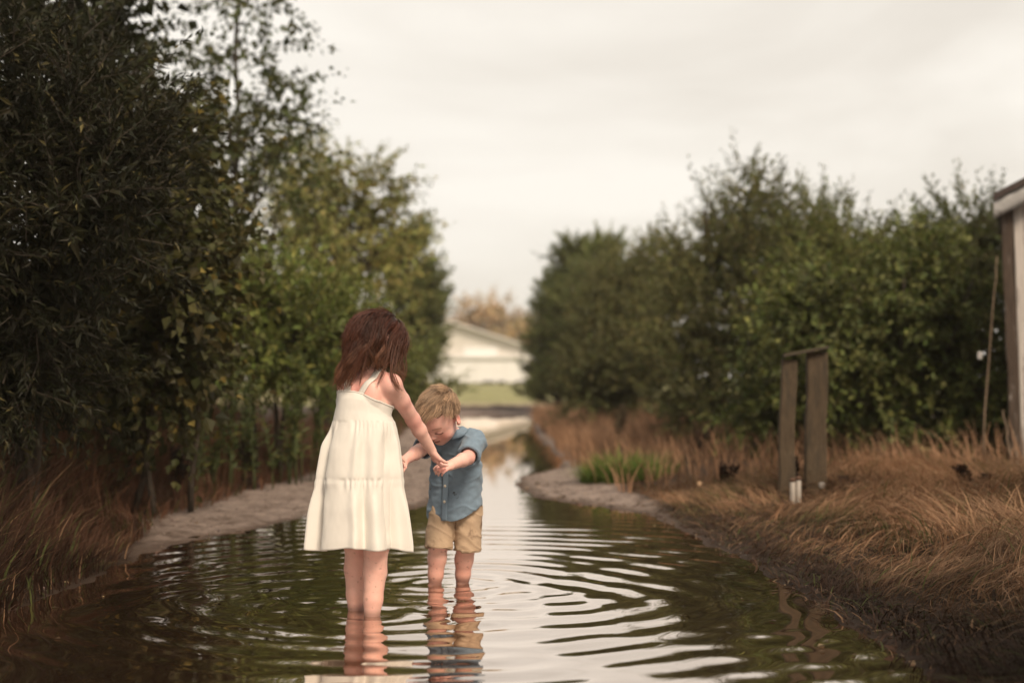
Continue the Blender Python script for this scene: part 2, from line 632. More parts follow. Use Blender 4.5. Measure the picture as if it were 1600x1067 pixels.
def foliage(mb, wood, bases, dirs, k, rng, lscale=1.0, sscale=1.0, tint=(1, 1, 1), zlo=None, lps=None):
    """sprays of leaves (twig + leaves) at bases pointing along dirs"""
    S_ = len(bases)
    Ln = int(lps or k['lps'])
    dirs = nrm(dirs + 0.25 * rng.normal(size=(S_, 3)))
    sl = k['sl'] * sscale * rng.uniform(0.6, 1.35, S_)
    side = nrm(np.cross(dirs, rng.normal(size=(S_, 3))))
    up2 = np.cross(side, dirs)
    t = np.linspace(0.08, 1.0, Ln)[None] + rng.uniform(-.03, .03, (S_, Ln))
    g = np.array([0, 0, k['g']])
    pos = bases[:, None] + dirs[:, None] * (sl[:, None] * t)[..., None] + g * (sl[:, None] * t * t * 0.5)[..., None]
    pos = pos + rng.normal(size=pos.shape) * 0.035 * sl[:, None, None]
    az = (np.arange(Ln) * 2.4)[None] + rng.uniform(0, 6.28, (S_, 1)) + rng.uniform(-.4, .4, (S_, Ln))
    radial = np.cos(az)[..., None] * side[:, None] + np.sin(az)[..., None] * up2[:, None]
    ax = dirs[:, None] * (1 - k['sp'] * .6) + radial * (0.35 + k['sp']) * (1.1 - .7 * t[..., None]) + g * 0.5 + 0.2 * rng.normal(size=pos.shape)
    up = np.array([0, 0, 1.0]) + 0.6 * rng.normal(size=pos.shape) + 0.5 * dirs[:, None]
    ll = k['ll'] * 1.2 * lscale * rng.uniform(.6, 1.25, (S_, Ln)) * (1.05 - .45 * t)
    cl = leaf_cols(S_ * Ln, k['base'], k['alt'], rng, k['ap'])
    patch = vnoise(bases / (1.6 * k['sl'] * sscale), 91)
    clump = np.repeat((1 + .30 * rng.uniform(-1, 1, S_)) * (1 + .38 * patch), Ln)[:, None]
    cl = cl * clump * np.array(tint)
    V, T, C = leaves(pos.reshape(-1, 3), ax.reshape(-1, 3), up.reshape(-1, 3), ll.ravel(), ll.ravel() * k['wr'], cl)
    mb.add(V, None, T, C)
    # twig: slim three sided cone
    tip = bases + dirs * sl[:, None] * .95 + g * (sl * .45)[:, None]
    rad = 0.0028 + 0.003 * sl
    Vt = np.stack([bases + side * rad[:, None], bases - side * rad[:, None] * .5 + up2 * rad[:, None] * .8,
                   bases - side * rad[:, None] * .5 - up2 * rad[:, None] * .8, tip], 1).reshape(-1, 3)
    b0 = np.arange(S_) * 4
    wood.add(Vt, None, np.concatenate([np.stack([b0, b0 + 1, b0 + 3], 1), np.stack([b0 + 1, b0 + 2, b0 + 3], 1), np.stack([b0 + 2, b0, b0 + 3], 1)]))


def limb(wood, a, b, r0, r1, rng, n=6, bow=.12, sides=6):
    a, b = np.asarray(a, float), np.asarray(b, float)
    t = np.linspace(0, 1, n)[:, None]
    L_ = np.linalg.norm(b - a)
    off = rng.normal(size=3) * bow * L_
    p = a + (b - a) * t + off * (t * (1 - t) * 2) + np.array([0, 0, .25 * L_]) * (t * (1 - t))
    wood.tube(p, np.linspace(r0, r1, n), sides)
    return p


def plant_tree(name, label, kind, lobes, base, seed, dens=1.0, lscale=1.0, sscale=1.0, fill=.35, trunks=1, tr=.05, cat='tree', group=None,
               tint=(1, 1, 1), lps=None, inner_lps=None):
    """lobes: (px, py, Y, rpx_x, rpx_z, depth radius m): crown masses. base: (x, y)"""
    rng = np.random.default_rng(seed)
    k = KIND[kind]
    bz = float(ground_z(np.array([base[0]]), np.array([base[1]]), False)[0])
    root = empty(name, (base[0], base[1], bz), label, cat, group)
    mb, wood = MB(), MB()
    cs = []
    for (px, py, Y, rx, rz, rd) in lobes:
        c = P(px, py, Y)
        cs.append((c, np.array([rx / FPX * Y, rd, rz / FPX * Y])))
    cen = np.mean([c for c, _ in cs], 0)
    # stems
    B0 = np.array([base[0], base[1], bz - .05])
    top = max(c[2] for c, _ in cs)
    stems = []
    for s in range(trunks):
        b0 = B0 + np.array([rng.uniform(-.25, .25), rng.uniform(-.25, .25), 0]) * (trunks > 1)
        tx = b0 + (cen - b0) * np.array([.7, .7, 0]) + np.array([rng.uniform(-.3, .3) * trunks * .4, rng.uniform(-.3, .3) * trunks * .4, top - b0[2]]) * np.array([1, 1, .92])
        n = 9
        t = np.linspace(0, 1, n)[:, None]
        p = b0 + (tx - b0) * t + np.cumsum(rng.normal(size=(n, 3)) * [.05, .05, 0], 0) * (top * .12)
        p[0] = b0
        wood.tube(p, tr * np.linspace(1.15, .22, n), 8)
        stems.append(p)
    for (c, r) in cs:
        st = stems[rng.integers(len(stems))]
        hgt = c[2] - .45 * (c[2] - bz) * rng.uniform(.3, .9)
        j = np.argmin(np.abs(st[:, 2] - hgt))
        limb(wood, st[j], c, tr * .45, tr * .2, rng)
        area = (r[0] * r[2] + r[0] * r[1] + r[1] * r[2]) / 3
        ns = max(14, int(dens * 95 * area / (k['sl'] * sscale) ** 2))
        d = nrm(rng.normal(size=(ns, 3)))
        # lumpy outline
        lump = 1 + .30 * vnoise(d * 2.1 + seed * 3.7, seed) + .16 * vnoise(d * 4.7 + seed, seed + 5)
        rr = (rng.uniform(.62, 1.0, ns) * lump)[:, None]
        pts = c + d * r * rr
        dirs = nrm(d / r * r.mean() + np.array([0, 0, .45]))
        ok = pts[:, 2] > ground_z(pts[:, 0], pts[:, 1], False) + .05
        gap = vnoise(pts / (.9 * k['sl'] * sscale) + seed * 5.3, seed + 40) + .5 * vnoise(pts / (.4 * k['sl'] * sscale), seed + 41)
        ok &= gap > -.42 + .25 * (rr[:, 0] < .8)
        foliage(mb, wood, pts[ok], dirs[ok], k, rng, lscale, sscale, tint, lps=lps)
        # a filled interior so the mass is opaque
        nf = int(ns * fill)
        if nf:
            d = nrm(rng.normal(size=(nf, 3)))
            pts2 = c + d * r * (rng.random((nf, 1)) ** .5 * .62)
            ok = pts2[:, 2] > bz + .1
            if ok.any():
                foliage(mb, wood, pts2[ok], nrm(rng.normal(size=(ok.sum(), 3))), k, rng, lscale * 1.7, sscale, tint, lps=inner_lps or max(6, (lps or k['lps']) // 2))
        # secondary branches
        for q in range(min(7, max(2, ns // 14))):
            limb(wood, c, pts[rng.integers(len(pts))], tr * .2, .004, rng, n=4, sides=4)
    V, F, _ = wood.get()
    part('trunk', V, F, M_BARK, root)
    V, F, C = mb.get()
    part('crown', V, F, M_LEAF, root, smooth=False, col=C)
    return root


def conifer(name, label, px, py_top, Y, half_px, seed, z0, kind='cedar', dens=1.0, group=None, lscale=1.0):
    rng = np.random.default_rng(seed)
    k = KIND[kind]
    topp = P(px, py_top, Y)
    bz = float(ground_z(np.array([topp[0]]), np.array([Y]), False)[0])
    root = empty(name, (topp[0], Y, bz), label, 'tree', group)
    H = topp[2] - bz
    R = half_px / FPX * Y
    mb, wood = MB(), MB()
    n = 10
    tt = np.linspace(0, 1, n)[:, None]
    st = np.array([topp[0], Y, bz - .05]) + np.array([0, 0, H]) * tt + rng.normal(size=(n, 3)) * [.04, .04, 0]
    wood.tube(st, np.linspace(.11, .012, n), 8)
    nb = int(95 * dens)
    for i in range(nb):
        h = rng.uniform(.04, .97) if i > 6 else rng.uniform(.9, .99)
        az = rng.uniform(0, 6.283)
        rmax = R * (1 - h) ** .62 * (1 + .28 * math.sin(az * 2 + seed) + .2 * rng.normal()) + .08
        p0 = np.array([topp[0], Y, bz + H * h])
        d = np.array([math.cos(az), math.sin(az), .35 + .5 * h])
        p1 = p0 + d * rmax
        limb(wood, p0, p1, .018 * (1 - h) + .006, .004, rng, n=4, sides=4, bow=.05)
        m = max(3, int(9 * rmax / .6))
        t = rng.uniform(.3, 1.0, m)[:, None]
        pts = p0 + (p1 - p0) * t + rng.normal(size=(m, 3)) * .10 * rmax
        foliage(mb, wood, pts, np.tile(nrm(d + np.array([0, 0, .7])), (m, 1)) + .3 * rng.normal(size=(m, 3)), k, rng, lscale * 1.3, 1.0, lps=16)
    V, F, _ = wood.get()
    part('trunk', V, F, M_BARK, root)
    V, F, C = mb.get()
    part('crown', V, F, M_LEAF, root, smooth=False, col=C)
    return root


def blades(x, y, h, lean_dir, lean, w_, cols, seg=4, z=None, curl=1.0):
    """curved ribbon blades; returns verts, quads, cols"""
    n = len(x)
    if z is None:
        z = ground_z(x, y, True) - .01
    t = np.linspace(0, 1, seg + 1)[None]
    hor = lean[:, None] * h[:, None] * (t ** 1.7) * curl
    ver = h[:, None] * (t - (lean[:, None] * .45 * t ** 2.2))
    cx = x[:, None] + np.cos(lean_dir)[:, None] * hor
    cy = y[:, None] + np.sin(lean_dir)[:, None] * hor
    cz = z[:, None] + ver
    fa = lean_dir + math.pi / 2 + RNG.normal(size=n) * .8
    ww = w_[:, None] * (1 - t ** 2 * .85) * .5
    ox = np.cos(fa)[:, None] * ww
    oy = np.sin(fa)[:, None] * ww
    V = np.stack([np.stack([cx - ox, cy - oy, cz], -1), np.stack([cx + ox, cy + oy, cz], -1)], 2).reshape(-1, 3)
    b0 = (np.arange(n) * (seg + 1) * 2)[:, None] + (np.arange(seg) * 2)[None]
    Q = np.stack([b0, b0 + 1, b0 + 3, b0 + 2], -1).reshape(-1, 4)
    shade = np.repeat(cols, (seg + 1) * 2, 0)
    return V, Q, shade

# ================================================================== far building and trees
M_BARNW = pm('pale_boards', (0.60, 0.56, 0.51), rough=.8, var=.08, scale=2)
M_WHITEW = pm('white_siding', (0.74, 0.72, 0.70), rough=.7, var=.05, scale=2)
M_BROOF = pm('pale_metal_roof', (0.60, 0.57, 0.53), rough=.6, var=.1, scale=1)
M_DARK = pm('dark_gap', (0.05, 0.045, 0.04), rough=.9)


def build_barn():
    Y0 = 118.0
    gzb = 0.30
    xc, xr = -6.8, 1.45
    ze, za = 3.25, 5.9
    half = xr - xc
    root = empty('barn', (xc, Y0, gzb), 'pale low-pitched barn beyond the lawn at the end of the track', 'barn')
    m = MB()
    Y1 = Y0 + 26
    V = [(xc - half, Y0, gzb - .3), (xr, Y0, gzb - .3), (xr, Y0, ze), (xc, Y0, za), (xc - half, Y0, ze)]
    V += [(x, Y1, z) for x, _, z in V]
    m.add(V, [(1, 6, 7, 2), (0, 4, 9, 5)], [(0, 1, 2), (0, 2, 4), (2, 3, 4), (6, 5, 7), (5, 9, 7), (7, 9, 8)])
    v, f, _ = m.get()
    part('wall', v, f, M_BARNW, root, smooth=False)
    m = MB()
    for s in (-1, 1):
        a0 = np.array([xc, 0, za + .06])
        b0 = np.array([xc + s * (half + .35), 0, ze - .05])
        d = b0 - a0
        c = (a0 + b0) / 2 + np.array([0, (Y0 + Y1) / 2 - .2, .08])
        m.box(c, d / 2, (0, (Y1 - Y0) / 2 + .4, 0), (0, 0, .09))
    v, f, _ = m.get()
    part('roof', v, f, M_BROOF, root, smooth=False)
    # white lower front built out from the gable: wide doors between posts
    for i, (x0, x1) in enumerate(((-9.2, -6.12), (-6.1, -2.92), (-2.9, -.62), (-.6, 1.35))):
        m = MB()
        m.box(((x0 + x1) / 2, Y0 - .25, (gzb + .15 + 2.45) / 2), ((x1 - x0) / 2, 0, 0), (0, .12, 0), (0, 0, (2.45 - gzb - .15) / 2))
        v, f, _ = m.get()
        part('door', v, f, M_WHITEW, root, smooth=False)
    m = MB()
    m.box((-3.4, Y0 - .3, 2.56), (5.2, 0, 0), (0, .3, 0), (0, 0, .1))
    v, f, _ = m.get()
    part('door_track', v, f, M_WHITEW, root, smooth=False)
    m = MB()
    m.box((-2.6, Y0 - .06, 3.02), (1.4, 0, 0), (0, .05, 0), (0, 0, .38))
    v, f, _ = m.get()
    wdw = part('window', v, f, M_WHITEW, root, smooth=False)
    for x0, x1 in ((-2.4, -1.5), (-1.2, -.6), (.3, 1.0)):
        m = MB()
        m.box(((x0 + x1) / 2, Y0 - .42, gzb + .12), ((x1 - x0) / 2, 0, 0), (0, .1, 0), (0, 0, .16))
        v, f, _ = m.get()
        part('opening', v, f, M_DARK, root, smooth=False)


build_barn()

FAR = 'hazy autumn trees behind the barn'
plant_tree('autumn_tree', 'tallest golden tree behind the barn roof', 'autumn',
           [(745, 492, 160, 30, 24, 2.2), (775, 490, 160, 26, 24, 2.2), (735, 525, 160, 34, 26, 2.2), (790, 515, 160, 34, 22, 2)], (-4, 160), 101, dens=.55, fill=.3, tr=.3, group=FAR)
plant_tree('autumn_tree', 'low orange tree at the right end of the barn', 'autumn',
           [(820, 518, 150, 28, 16, 2), (850, 528, 150, 34, 24, 2), (805, 538, 150, 30, 18, 2)], (2.0, 150), 102, dens=.6, fill=.3, tr=.25, group=FAR, tint=(1.05, 1.05, .9))
plant_tree('autumn_tree', 'small pinkish tree left of the barn peak', 'autumn',
           [(700, 510, 165, 26, 18, 2), (675, 520, 165, 36, 26, 2)], (-8.2, 165), 103, dens=.5, fill=.3, tr=.25, group=FAR, tint=(1, .95, 1.1))

# dug earth at the end of the track
m = MB()
rx_, ry_ = np.meshgrid(np.linspace(-3.0, 1.6, 90), np.linspace(33.2, 37.5, 26))
xx, yy = rx_.ravel(), ry_.ravel()
env = np.exp(-((yy - 35.3) / 1.0) ** 2) * sstep(-3.0, -2.2, xx) * sstep(1.6, .6, xx)
zz = ground_z(xx, yy, False) - .03 + env * (.12 + .13 * fbm(xyz(xx, yy, 1.7), 140, 3) + .07 * fbm(xyz(xx, yy, 6), 150, 2))
ii = (np.arange(25)[:, None] * 90 + np.arange(89)[None]).ravel()
M_SOIL = pm('dug_soil', (0.085, 0.058, 0.048), rough=.95, var=.5, scale=6, bump=.05, bscale=10)
tag(mk('dirt_mound', np.stack([xx, yy, zz], 1), np.stack([ii, ii + 1, ii + 91, ii + 90], 1), M_SOIL), kind='structure')

# ================================================================== trees and shrubs, left side
LG, RG = 'trees and shrubs along the left side of the track', 'trees and shrubs along the right side of the track'
plant_tree('willow_shrub', 'dark narrow-leaved willow shrub nearest the camera at the left edge', 'willow',
           [(20, 210, 6.9, 150, 150, .7), (130, 330, 6.7, 120, 120, .5), (50, 450, 6.8, 140, 130, .5), (-110, 90, 6.8, 150, 200, .7), (150, 170, 7.0, 75, 110, .5),
            (-120, 330, 6.6, 160, 170, .6), (190, 250, 6.9, 70, 80, .45), (20, 580, 6.9, 130, 70, .5), (-150, 560, 6.6, 120, 110, .5)],
           (-2.45, 6.9), 1, dens=1.0, fill=.55, trunks=4, tr=.022, cat='shrub', group=LG)
plant_tree('vine_covered_shrub', 'shrub draped with yellowing broad-leaved vine, hanging over the left bank', 'vine',
           [(255, 330, 8.4, 75, 80, .5), (295, 430, 8.2, 55, 60, .45), (215, 470, 8.4, 80, 80, .5), (270, 230, 8.6, 60, 70, .5), (255, 520, 8.3, 50, 50, .4), (140, 470, 8.6, 90, 90, .5), (190, 585, 8.5, 90, 45, .45), (285, 590, 8.6, 50, 35, .35)],
           (-2.15, 8.6), 2, dens=.95, fill=.5, trunks=3, tr=.018, cat='shrub', group=LG)
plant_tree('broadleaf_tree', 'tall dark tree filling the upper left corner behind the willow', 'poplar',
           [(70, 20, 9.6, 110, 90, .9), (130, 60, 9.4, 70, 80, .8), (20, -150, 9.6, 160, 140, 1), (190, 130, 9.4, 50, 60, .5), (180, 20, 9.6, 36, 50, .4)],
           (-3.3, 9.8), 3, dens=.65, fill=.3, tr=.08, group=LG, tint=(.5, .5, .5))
plant_tree('poplar_tree', 'tall airy poplar with sky showing between its leaves', 'poplar',
           [(375, 60, 13.2, 62, 80, .7), (400, 150, 13.0, 60, 70, .7), (335, 120, 13.2, 40, 55, .5), (390, -50, 13.2, 60, 70, .6), (420, 240, 13, 60, 70, .8),
            (360, 290, 13, 70, 70, .8), (320, 220, 13.2, 45, 55, .5), (430, 350, 13, 70, 70, .8), (345, 390, 13, 70, 60, .8), (455, 190, 13, 26, 50, .4)],
           (-2.55, 13.2), 4, dens=.30, fill=.05, tr=.038, group=LG)
plant_tree('locust_tree', 'sunlit yellow-green tree behind the tall poplar on the left', 'locust',
           [(500, 288, 19, 55, 60, 1.0), (565, 318, 19, 55, 60, 1.0), (480, 388, 18.6, 75, 70, 1.1), (560, 418, 18.8, 75, 70, 1.1), (610, 313, 19, 22, 36, .4), (470, 498, 18.4, 80, 80, 1.1),
            (560, 518, 18.6, 70, 70, 1.0), (620, 368, 19, 22, 36, .4), (455, 278, 19, 40, 45, .7)],
           (-2.5, 19), 5, dens=.62, fill=.25, tr=.12, group=LG)
conifer('cedar_tree', 'dark cedar on the left beside the far end of the track', 640, 372, 27, 62, 6, 0, dens=1.7, group=LG)
plant_tree('leafy_shrub', 'low bright green shrub under the poplar, behind the left brown grass', 'shrub',
           [(400, 470, 11.6, 65, 55, .6), (480, 500, 11.8, 60, 60, .6), (360, 520, 11.3, 60, 50, .5), (440, 545, 11.4, 70, 45, .6), (530, 545, 12, 45, 50, .5)],
           (-1.95, 11.8), 7, dens=1.25, fill=.5, trunks=4, tr=.025, cat='shrub', group=LG)
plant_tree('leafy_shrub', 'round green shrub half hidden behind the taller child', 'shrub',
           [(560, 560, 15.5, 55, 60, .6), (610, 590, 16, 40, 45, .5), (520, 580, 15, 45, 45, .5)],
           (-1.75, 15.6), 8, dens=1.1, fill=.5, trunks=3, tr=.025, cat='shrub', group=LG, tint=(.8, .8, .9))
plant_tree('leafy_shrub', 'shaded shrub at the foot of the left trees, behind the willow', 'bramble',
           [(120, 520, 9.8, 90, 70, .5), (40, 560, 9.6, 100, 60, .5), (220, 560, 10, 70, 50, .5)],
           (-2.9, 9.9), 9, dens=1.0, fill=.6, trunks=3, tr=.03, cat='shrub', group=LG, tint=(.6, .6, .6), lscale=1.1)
# ================================================================== right side
conifer('cedar_tree', 'slim cedar nearest the lawn on the right', 868, 445, 33, 40, 21, 0, dens=1.2, group=RG, lscale=1.1)
conifer('cedar_tree', 'pointed cedar, the taller left one of two on the right', 900, 388, 32, 56, 22, 0, dens=1.5, group=RG, lscale=1.1)
conifer('cedar_tree', 'pointed cedar just right of the tallest right-hand cedar', 944, 390, 30, 56, 23, 0, dens=1.5, group=RG, lscale=1.1)
plant_tree('olive_shrub', 'grey-green shrub between the cedars and the tallest right-hand shrub', 'olive',
           [(985, 460, 22, 60, 62, .9), (955, 540, 21.5, 60, 70, .9), (1015, 560, 21, 70, 80, .9), (1035, 425, 22, 38, 40, .7), (930, 600, 21, 50, 60, .8)],
           (2.0, 21.8), 24, dens=1.2, fill=.5, trunks=3, tr=.05, cat='shrub', group=RG, lscale=1.15)
plant_tree('olive_shrub', 'tallest right-hand shrub with loose twigs sticking out of its top', 'olive',
           [(1095, 432, 16.5, 65, 70, .9), (1170, 382, 16, 70, 65, .9), (1180, 317, 16, 28, 32, .4), (1085, 542, 16, 90, 90, .9), (1200, 512, 15.6, 100, 100, 1), (1255, 382, 16, 50, 55, .7),
            (1160, 290, 16, 10, 22, .2), (1205, 304, 16, 12, 24, .2), (1110, 642, 15.6, 80, 60, .8)],
           (2.5, 16.2), 25, dens=.85, fill=.45, trunks=5, tr=.05, cat='shrub', group=RG)
plant_tree('olive_shrub', 'broad shrub in the middle of the right hedge behind the two posts', 'olive',
           [(1290, 398, 14.6, 70, 60, .8), (1345, 423, 14.4, 65, 60, .8), (1310, 528, 14.2, 100, 100, .9), (1390, 488, 14.2, 60, 80, .8), (1300, 638, 14, 110, 60, .8)],
           (3.45, 14.5), 26, dens=1.1, fill=.5, trunks=4, tr=.045, cat='shrub', group=RG, tint=(.95, 1.02, .85))
plant_tree('bramble_shrub', 'vine-tangled green shrub between the posts and the white shed', 'bramble',
           [(1250, 480, 12.6, 50, 60, .5), (1300, 570, 12.4, 70, 80, .6), (1400, 520, 12.6, 75, 90, .6), (1460, 460, 12.8, 70, 60, .6), (1490, 550, 12.6, 70, 90, .6), (1380, 630, 12.4, 100, 60, .6), (1440, 420, 12.8, 50, 36, .5), (1480, 670, 12.4, 70, 45, .5), (1540, 630, 12.7, 45, 70, .4), (1200, 640, 12.8, 60, 45, .5)],
           (3.4, 12.8), 27, dens=1.15, fill=.5, trunks=5, tr=.03, cat='shrub', group=RG)
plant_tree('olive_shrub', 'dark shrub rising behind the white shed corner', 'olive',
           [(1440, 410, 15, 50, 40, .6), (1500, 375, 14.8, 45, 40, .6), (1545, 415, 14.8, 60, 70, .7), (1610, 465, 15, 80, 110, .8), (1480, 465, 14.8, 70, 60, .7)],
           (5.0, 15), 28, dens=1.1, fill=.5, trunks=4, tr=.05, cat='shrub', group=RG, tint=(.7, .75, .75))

# unseen shrubs added beside the camera for their shade, in line with the hedges
plant_tree('willow_shrub', 'unseen willow shrub left of the camera, added to shade the left bank', 'willow',
           [(-1500, 200, 3.6, 420, 420, .8), (-1100, 0, 4.6, 420, 420, .8), (-700, 300, 5.4, 300, 340, .7), (-900, -500, 4.8, 400, 400, .9)],
           (-3.4, 4.2), 11, dens=.5, fill=.5, trunks=4, tr=.05, cat='shrub', group=LG, lscale=1.6)
plant_tree('olive_shrub', 'unseen shrub right of the camera, added to shade the right bank', 'olive',
           [(3000, 200, 4.0, 420, 420, .8), (2600, 100, 5.5, 420, 420, .9), (2900, -400, 5.0, 400, 400, .9), (4100, -300, 2.3, 900, 900, .9), (3900, -1500, 2.4, 900, 900, .9), (4100, 400, 2.2, 800, 500, .8)],
           (4.0, 4.2), 29, dens=.5, fill=.5, trunks=4, tr=.05, cat='shrub', group=RG, lscale=1.5)

# ================================================================== dry grass and ground cover
def grass_field(name, label, n, sampler, hfun, cfun, wid, lean=(.3, 1.1), seg=4, seed=0, flow=1.0, clump=0.5):
    rng = np.random.default_rng(seed)
    x, y = sampler(rng, n)
    # thin out between tussocks
    cl = fbm(xyz(x, y, 1.6), seed + 3, 3)
    keep = rng.random(len(x)) < np.clip(.75 + clump * cl * 1.6, .06, 1)
    x, y = x[keep], y[keep]
    h = hfun(x, y, rng)
    pd = np.hypot(x - P(1242, 770, 8.8)[0], y - 8.6)
    h = h * (.35 + .65 * sstep(.15, .6, pd))
    fl = 4.5 * fbm(xyz(x, y, .9), seed + 9, 2) * flow + rng.normal(size=len(x)) * .55 + rng.uniform(0, 6.28)
    le = rng.uniform(lean[0], lean[1], len(x))
    c = cfun(x, y, rng)
    ws = wid * np.clip(np.exp(rng.normal(size=len(x)) * .45), .35, 2.4) * .9
    V, Q, C = blades(x, y, h, fl, le, ws, c, seg)
    o = mk(name, V, Q, M_GRASS, smooth=False, col=C)
    tag(o, label, 'grass', kind='stuff')
    return o


def right_sampler(y0, y1, w0, w1):
    def f(rng, n):
        y = rng.uniform(0, 1, n) ** .8 * (y1 - y0) + y0
        _, gr = grass_edges(y)
        x = gr + rng.uniform(w0, 1, n) * np.maximum(.3, np.minimum(w1, .40 * y + .6 - gr))
        return x, y
    return f


def left_sampler(y0, y1, w1):
    def f(rng, n):
        y = rng.uniform(0, 1, n) ** .8 * (y1 - y0) + y0
        gl, _ = grass_edges(y)
        x = gl + .06 * (y < 6.6) - rng.uniform(-.04, 1, n) * np.maximum(.3, np.minimum(w1, .40 * y + .6 + gl))
        return x, y
    return f


STRAW = np.array([.36, .215, .125])
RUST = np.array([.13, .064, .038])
DARKB = np.array([.055, .031, .020])
GREEN = np.array([.085, .095, .030])


def col_right(x, y, rng):
    _, gr = grass_edges(y)
    o = x - gr
    n = fbm(xyz(x, y, 1.1), 301, 3)
    wd = sstep(.45, .05, o + .30 * n + .10 * (y - 6.2))[:, None]     # matted wet thatch by the water
    pt = (.55 + .6 * sstep(-.35, .25, fbm(xyz(x, y, 2.6), 305, 3)))[:, None]
    c = STRAW * pt * (1 + .25 * n[:, None]) * (1 - wd) + DARKB * wd
    r = rng.random(len(x))
    c[r < .22] = c[r < .22] * [.6, .5, .45]
    g = (r > .93) | ((r > .6) & (fbm(xyz(x, y, 2.2), 320, 2) > .38))
    c[g] = GREEN * rng.uniform(.7, 1.4, (g.sum(), 1))
    c = c * (.42 + .58 * sstep(4.4, 6.4, y + .5 * o + .7 * n))[:, None]       # near corner darkened in the blade colour, in place of shade
    return c * rng.uniform(.65, 1.3, (len(x), 1))


def h_right(x, y, rng):
    _, gr = grass_edges(y)
    o = x - gr
    return (.09 + .15 * sstep(.1, 1.0, o) + .05 * fbm(xyz(x, y, 2), 310, 2)) * rng.uniform(.55, 1.35, len(x)) + .02


grass_field('dry_grass', 'matted straw-coloured dry grass on the near right bank', 40000, right_sampler(3.4, 10.5, .02, 2.9), h_right, col_right, .0046, (.6, 1.9), 4, 31)


def h_mat(x, y, rng):
    return rng.uniform(.03, .12, len(x))


def col_mat(x, y, rng):
    c = DARKB * rng.uniform(.4, 1.5, (len(x), 1))
    r = rng.random(len(x))
    c[r > .92] = STRAW * .6
    c[r < .10] = GREEN * .7
    return c


grass_field('trampled_grass', 'dark flattened wet stems lying along the right water edge', 11000, right_sampler(3.4, 9.2, -.06, .85), h_mat, col_mat, .005, (1.3, 2.0), 4, 36, clump=.2)
grass_field('trampled_grass', 'dark flattened wet stems lying along the left water edge', 4000, left_sampler(4.2, 6.8, .7), h_mat, lambda x, y, r: col_mat(x, y, r) * .8, .005, (1.2, 2.0), 4, 37, clump=.2)


def h_right_far(x, y, rng):
    return rng.uniform(.16, .42, len(x)) * (1 + .3 * fbm(xyz(x, y, 1.2), 333, 2))


grass_field('dry_grass', 'tall upright straw-coloured grass below the right hedge', 24000, right_sampler(10, 34, -.03, 3.2), h_right_far, lambda x, y, r: STRAW * [1.05, 1.0, 1.0] * r.uniform(.5, 1.25, (len(x), 1)) * (.7 + .4 * sstep(-.4, .3, fbm(xyz(x, y, 1.5), 307, 2)))[:, None], .008, (.15, .7), 3, 32, clump=.35)


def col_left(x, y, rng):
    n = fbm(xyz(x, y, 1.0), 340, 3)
    c = RUST * (.35 + 1.15 * sstep(6.0, 9.5, y + .6 * n))[:, None] * (1 + .35 * n[:, None]) * rng.uniform(.6, 1.35, (len(x), 1))  # shade painted into the near blades, far ones lightened as if lit
    r = rng.random(len(x))
    c[r > .96] = STRAW * .7
    g = (r < .10)
    c[g] = GREEN * .8
    return c


def h_left(x, y, rng):
    gl, _ = grass_edges(y)
    o = gl - x
    return (.10 + (.36 + .26 * sstep(7.5, 9.0, y)) * sstep(.0, .6, o)) * rng.uniform(.45, 1.3, len(x)) + .03


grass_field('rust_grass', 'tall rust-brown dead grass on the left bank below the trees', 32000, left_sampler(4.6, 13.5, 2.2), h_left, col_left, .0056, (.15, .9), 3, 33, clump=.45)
grass_field('rust_grass', 'brown grass along the far left edge of the track', 9000, left_sampler(13, 34, 1.6), lambda x, y, r: r.uniform(.12, .36, len(x)), col_left, .010, (.15, .7), 3, 34)


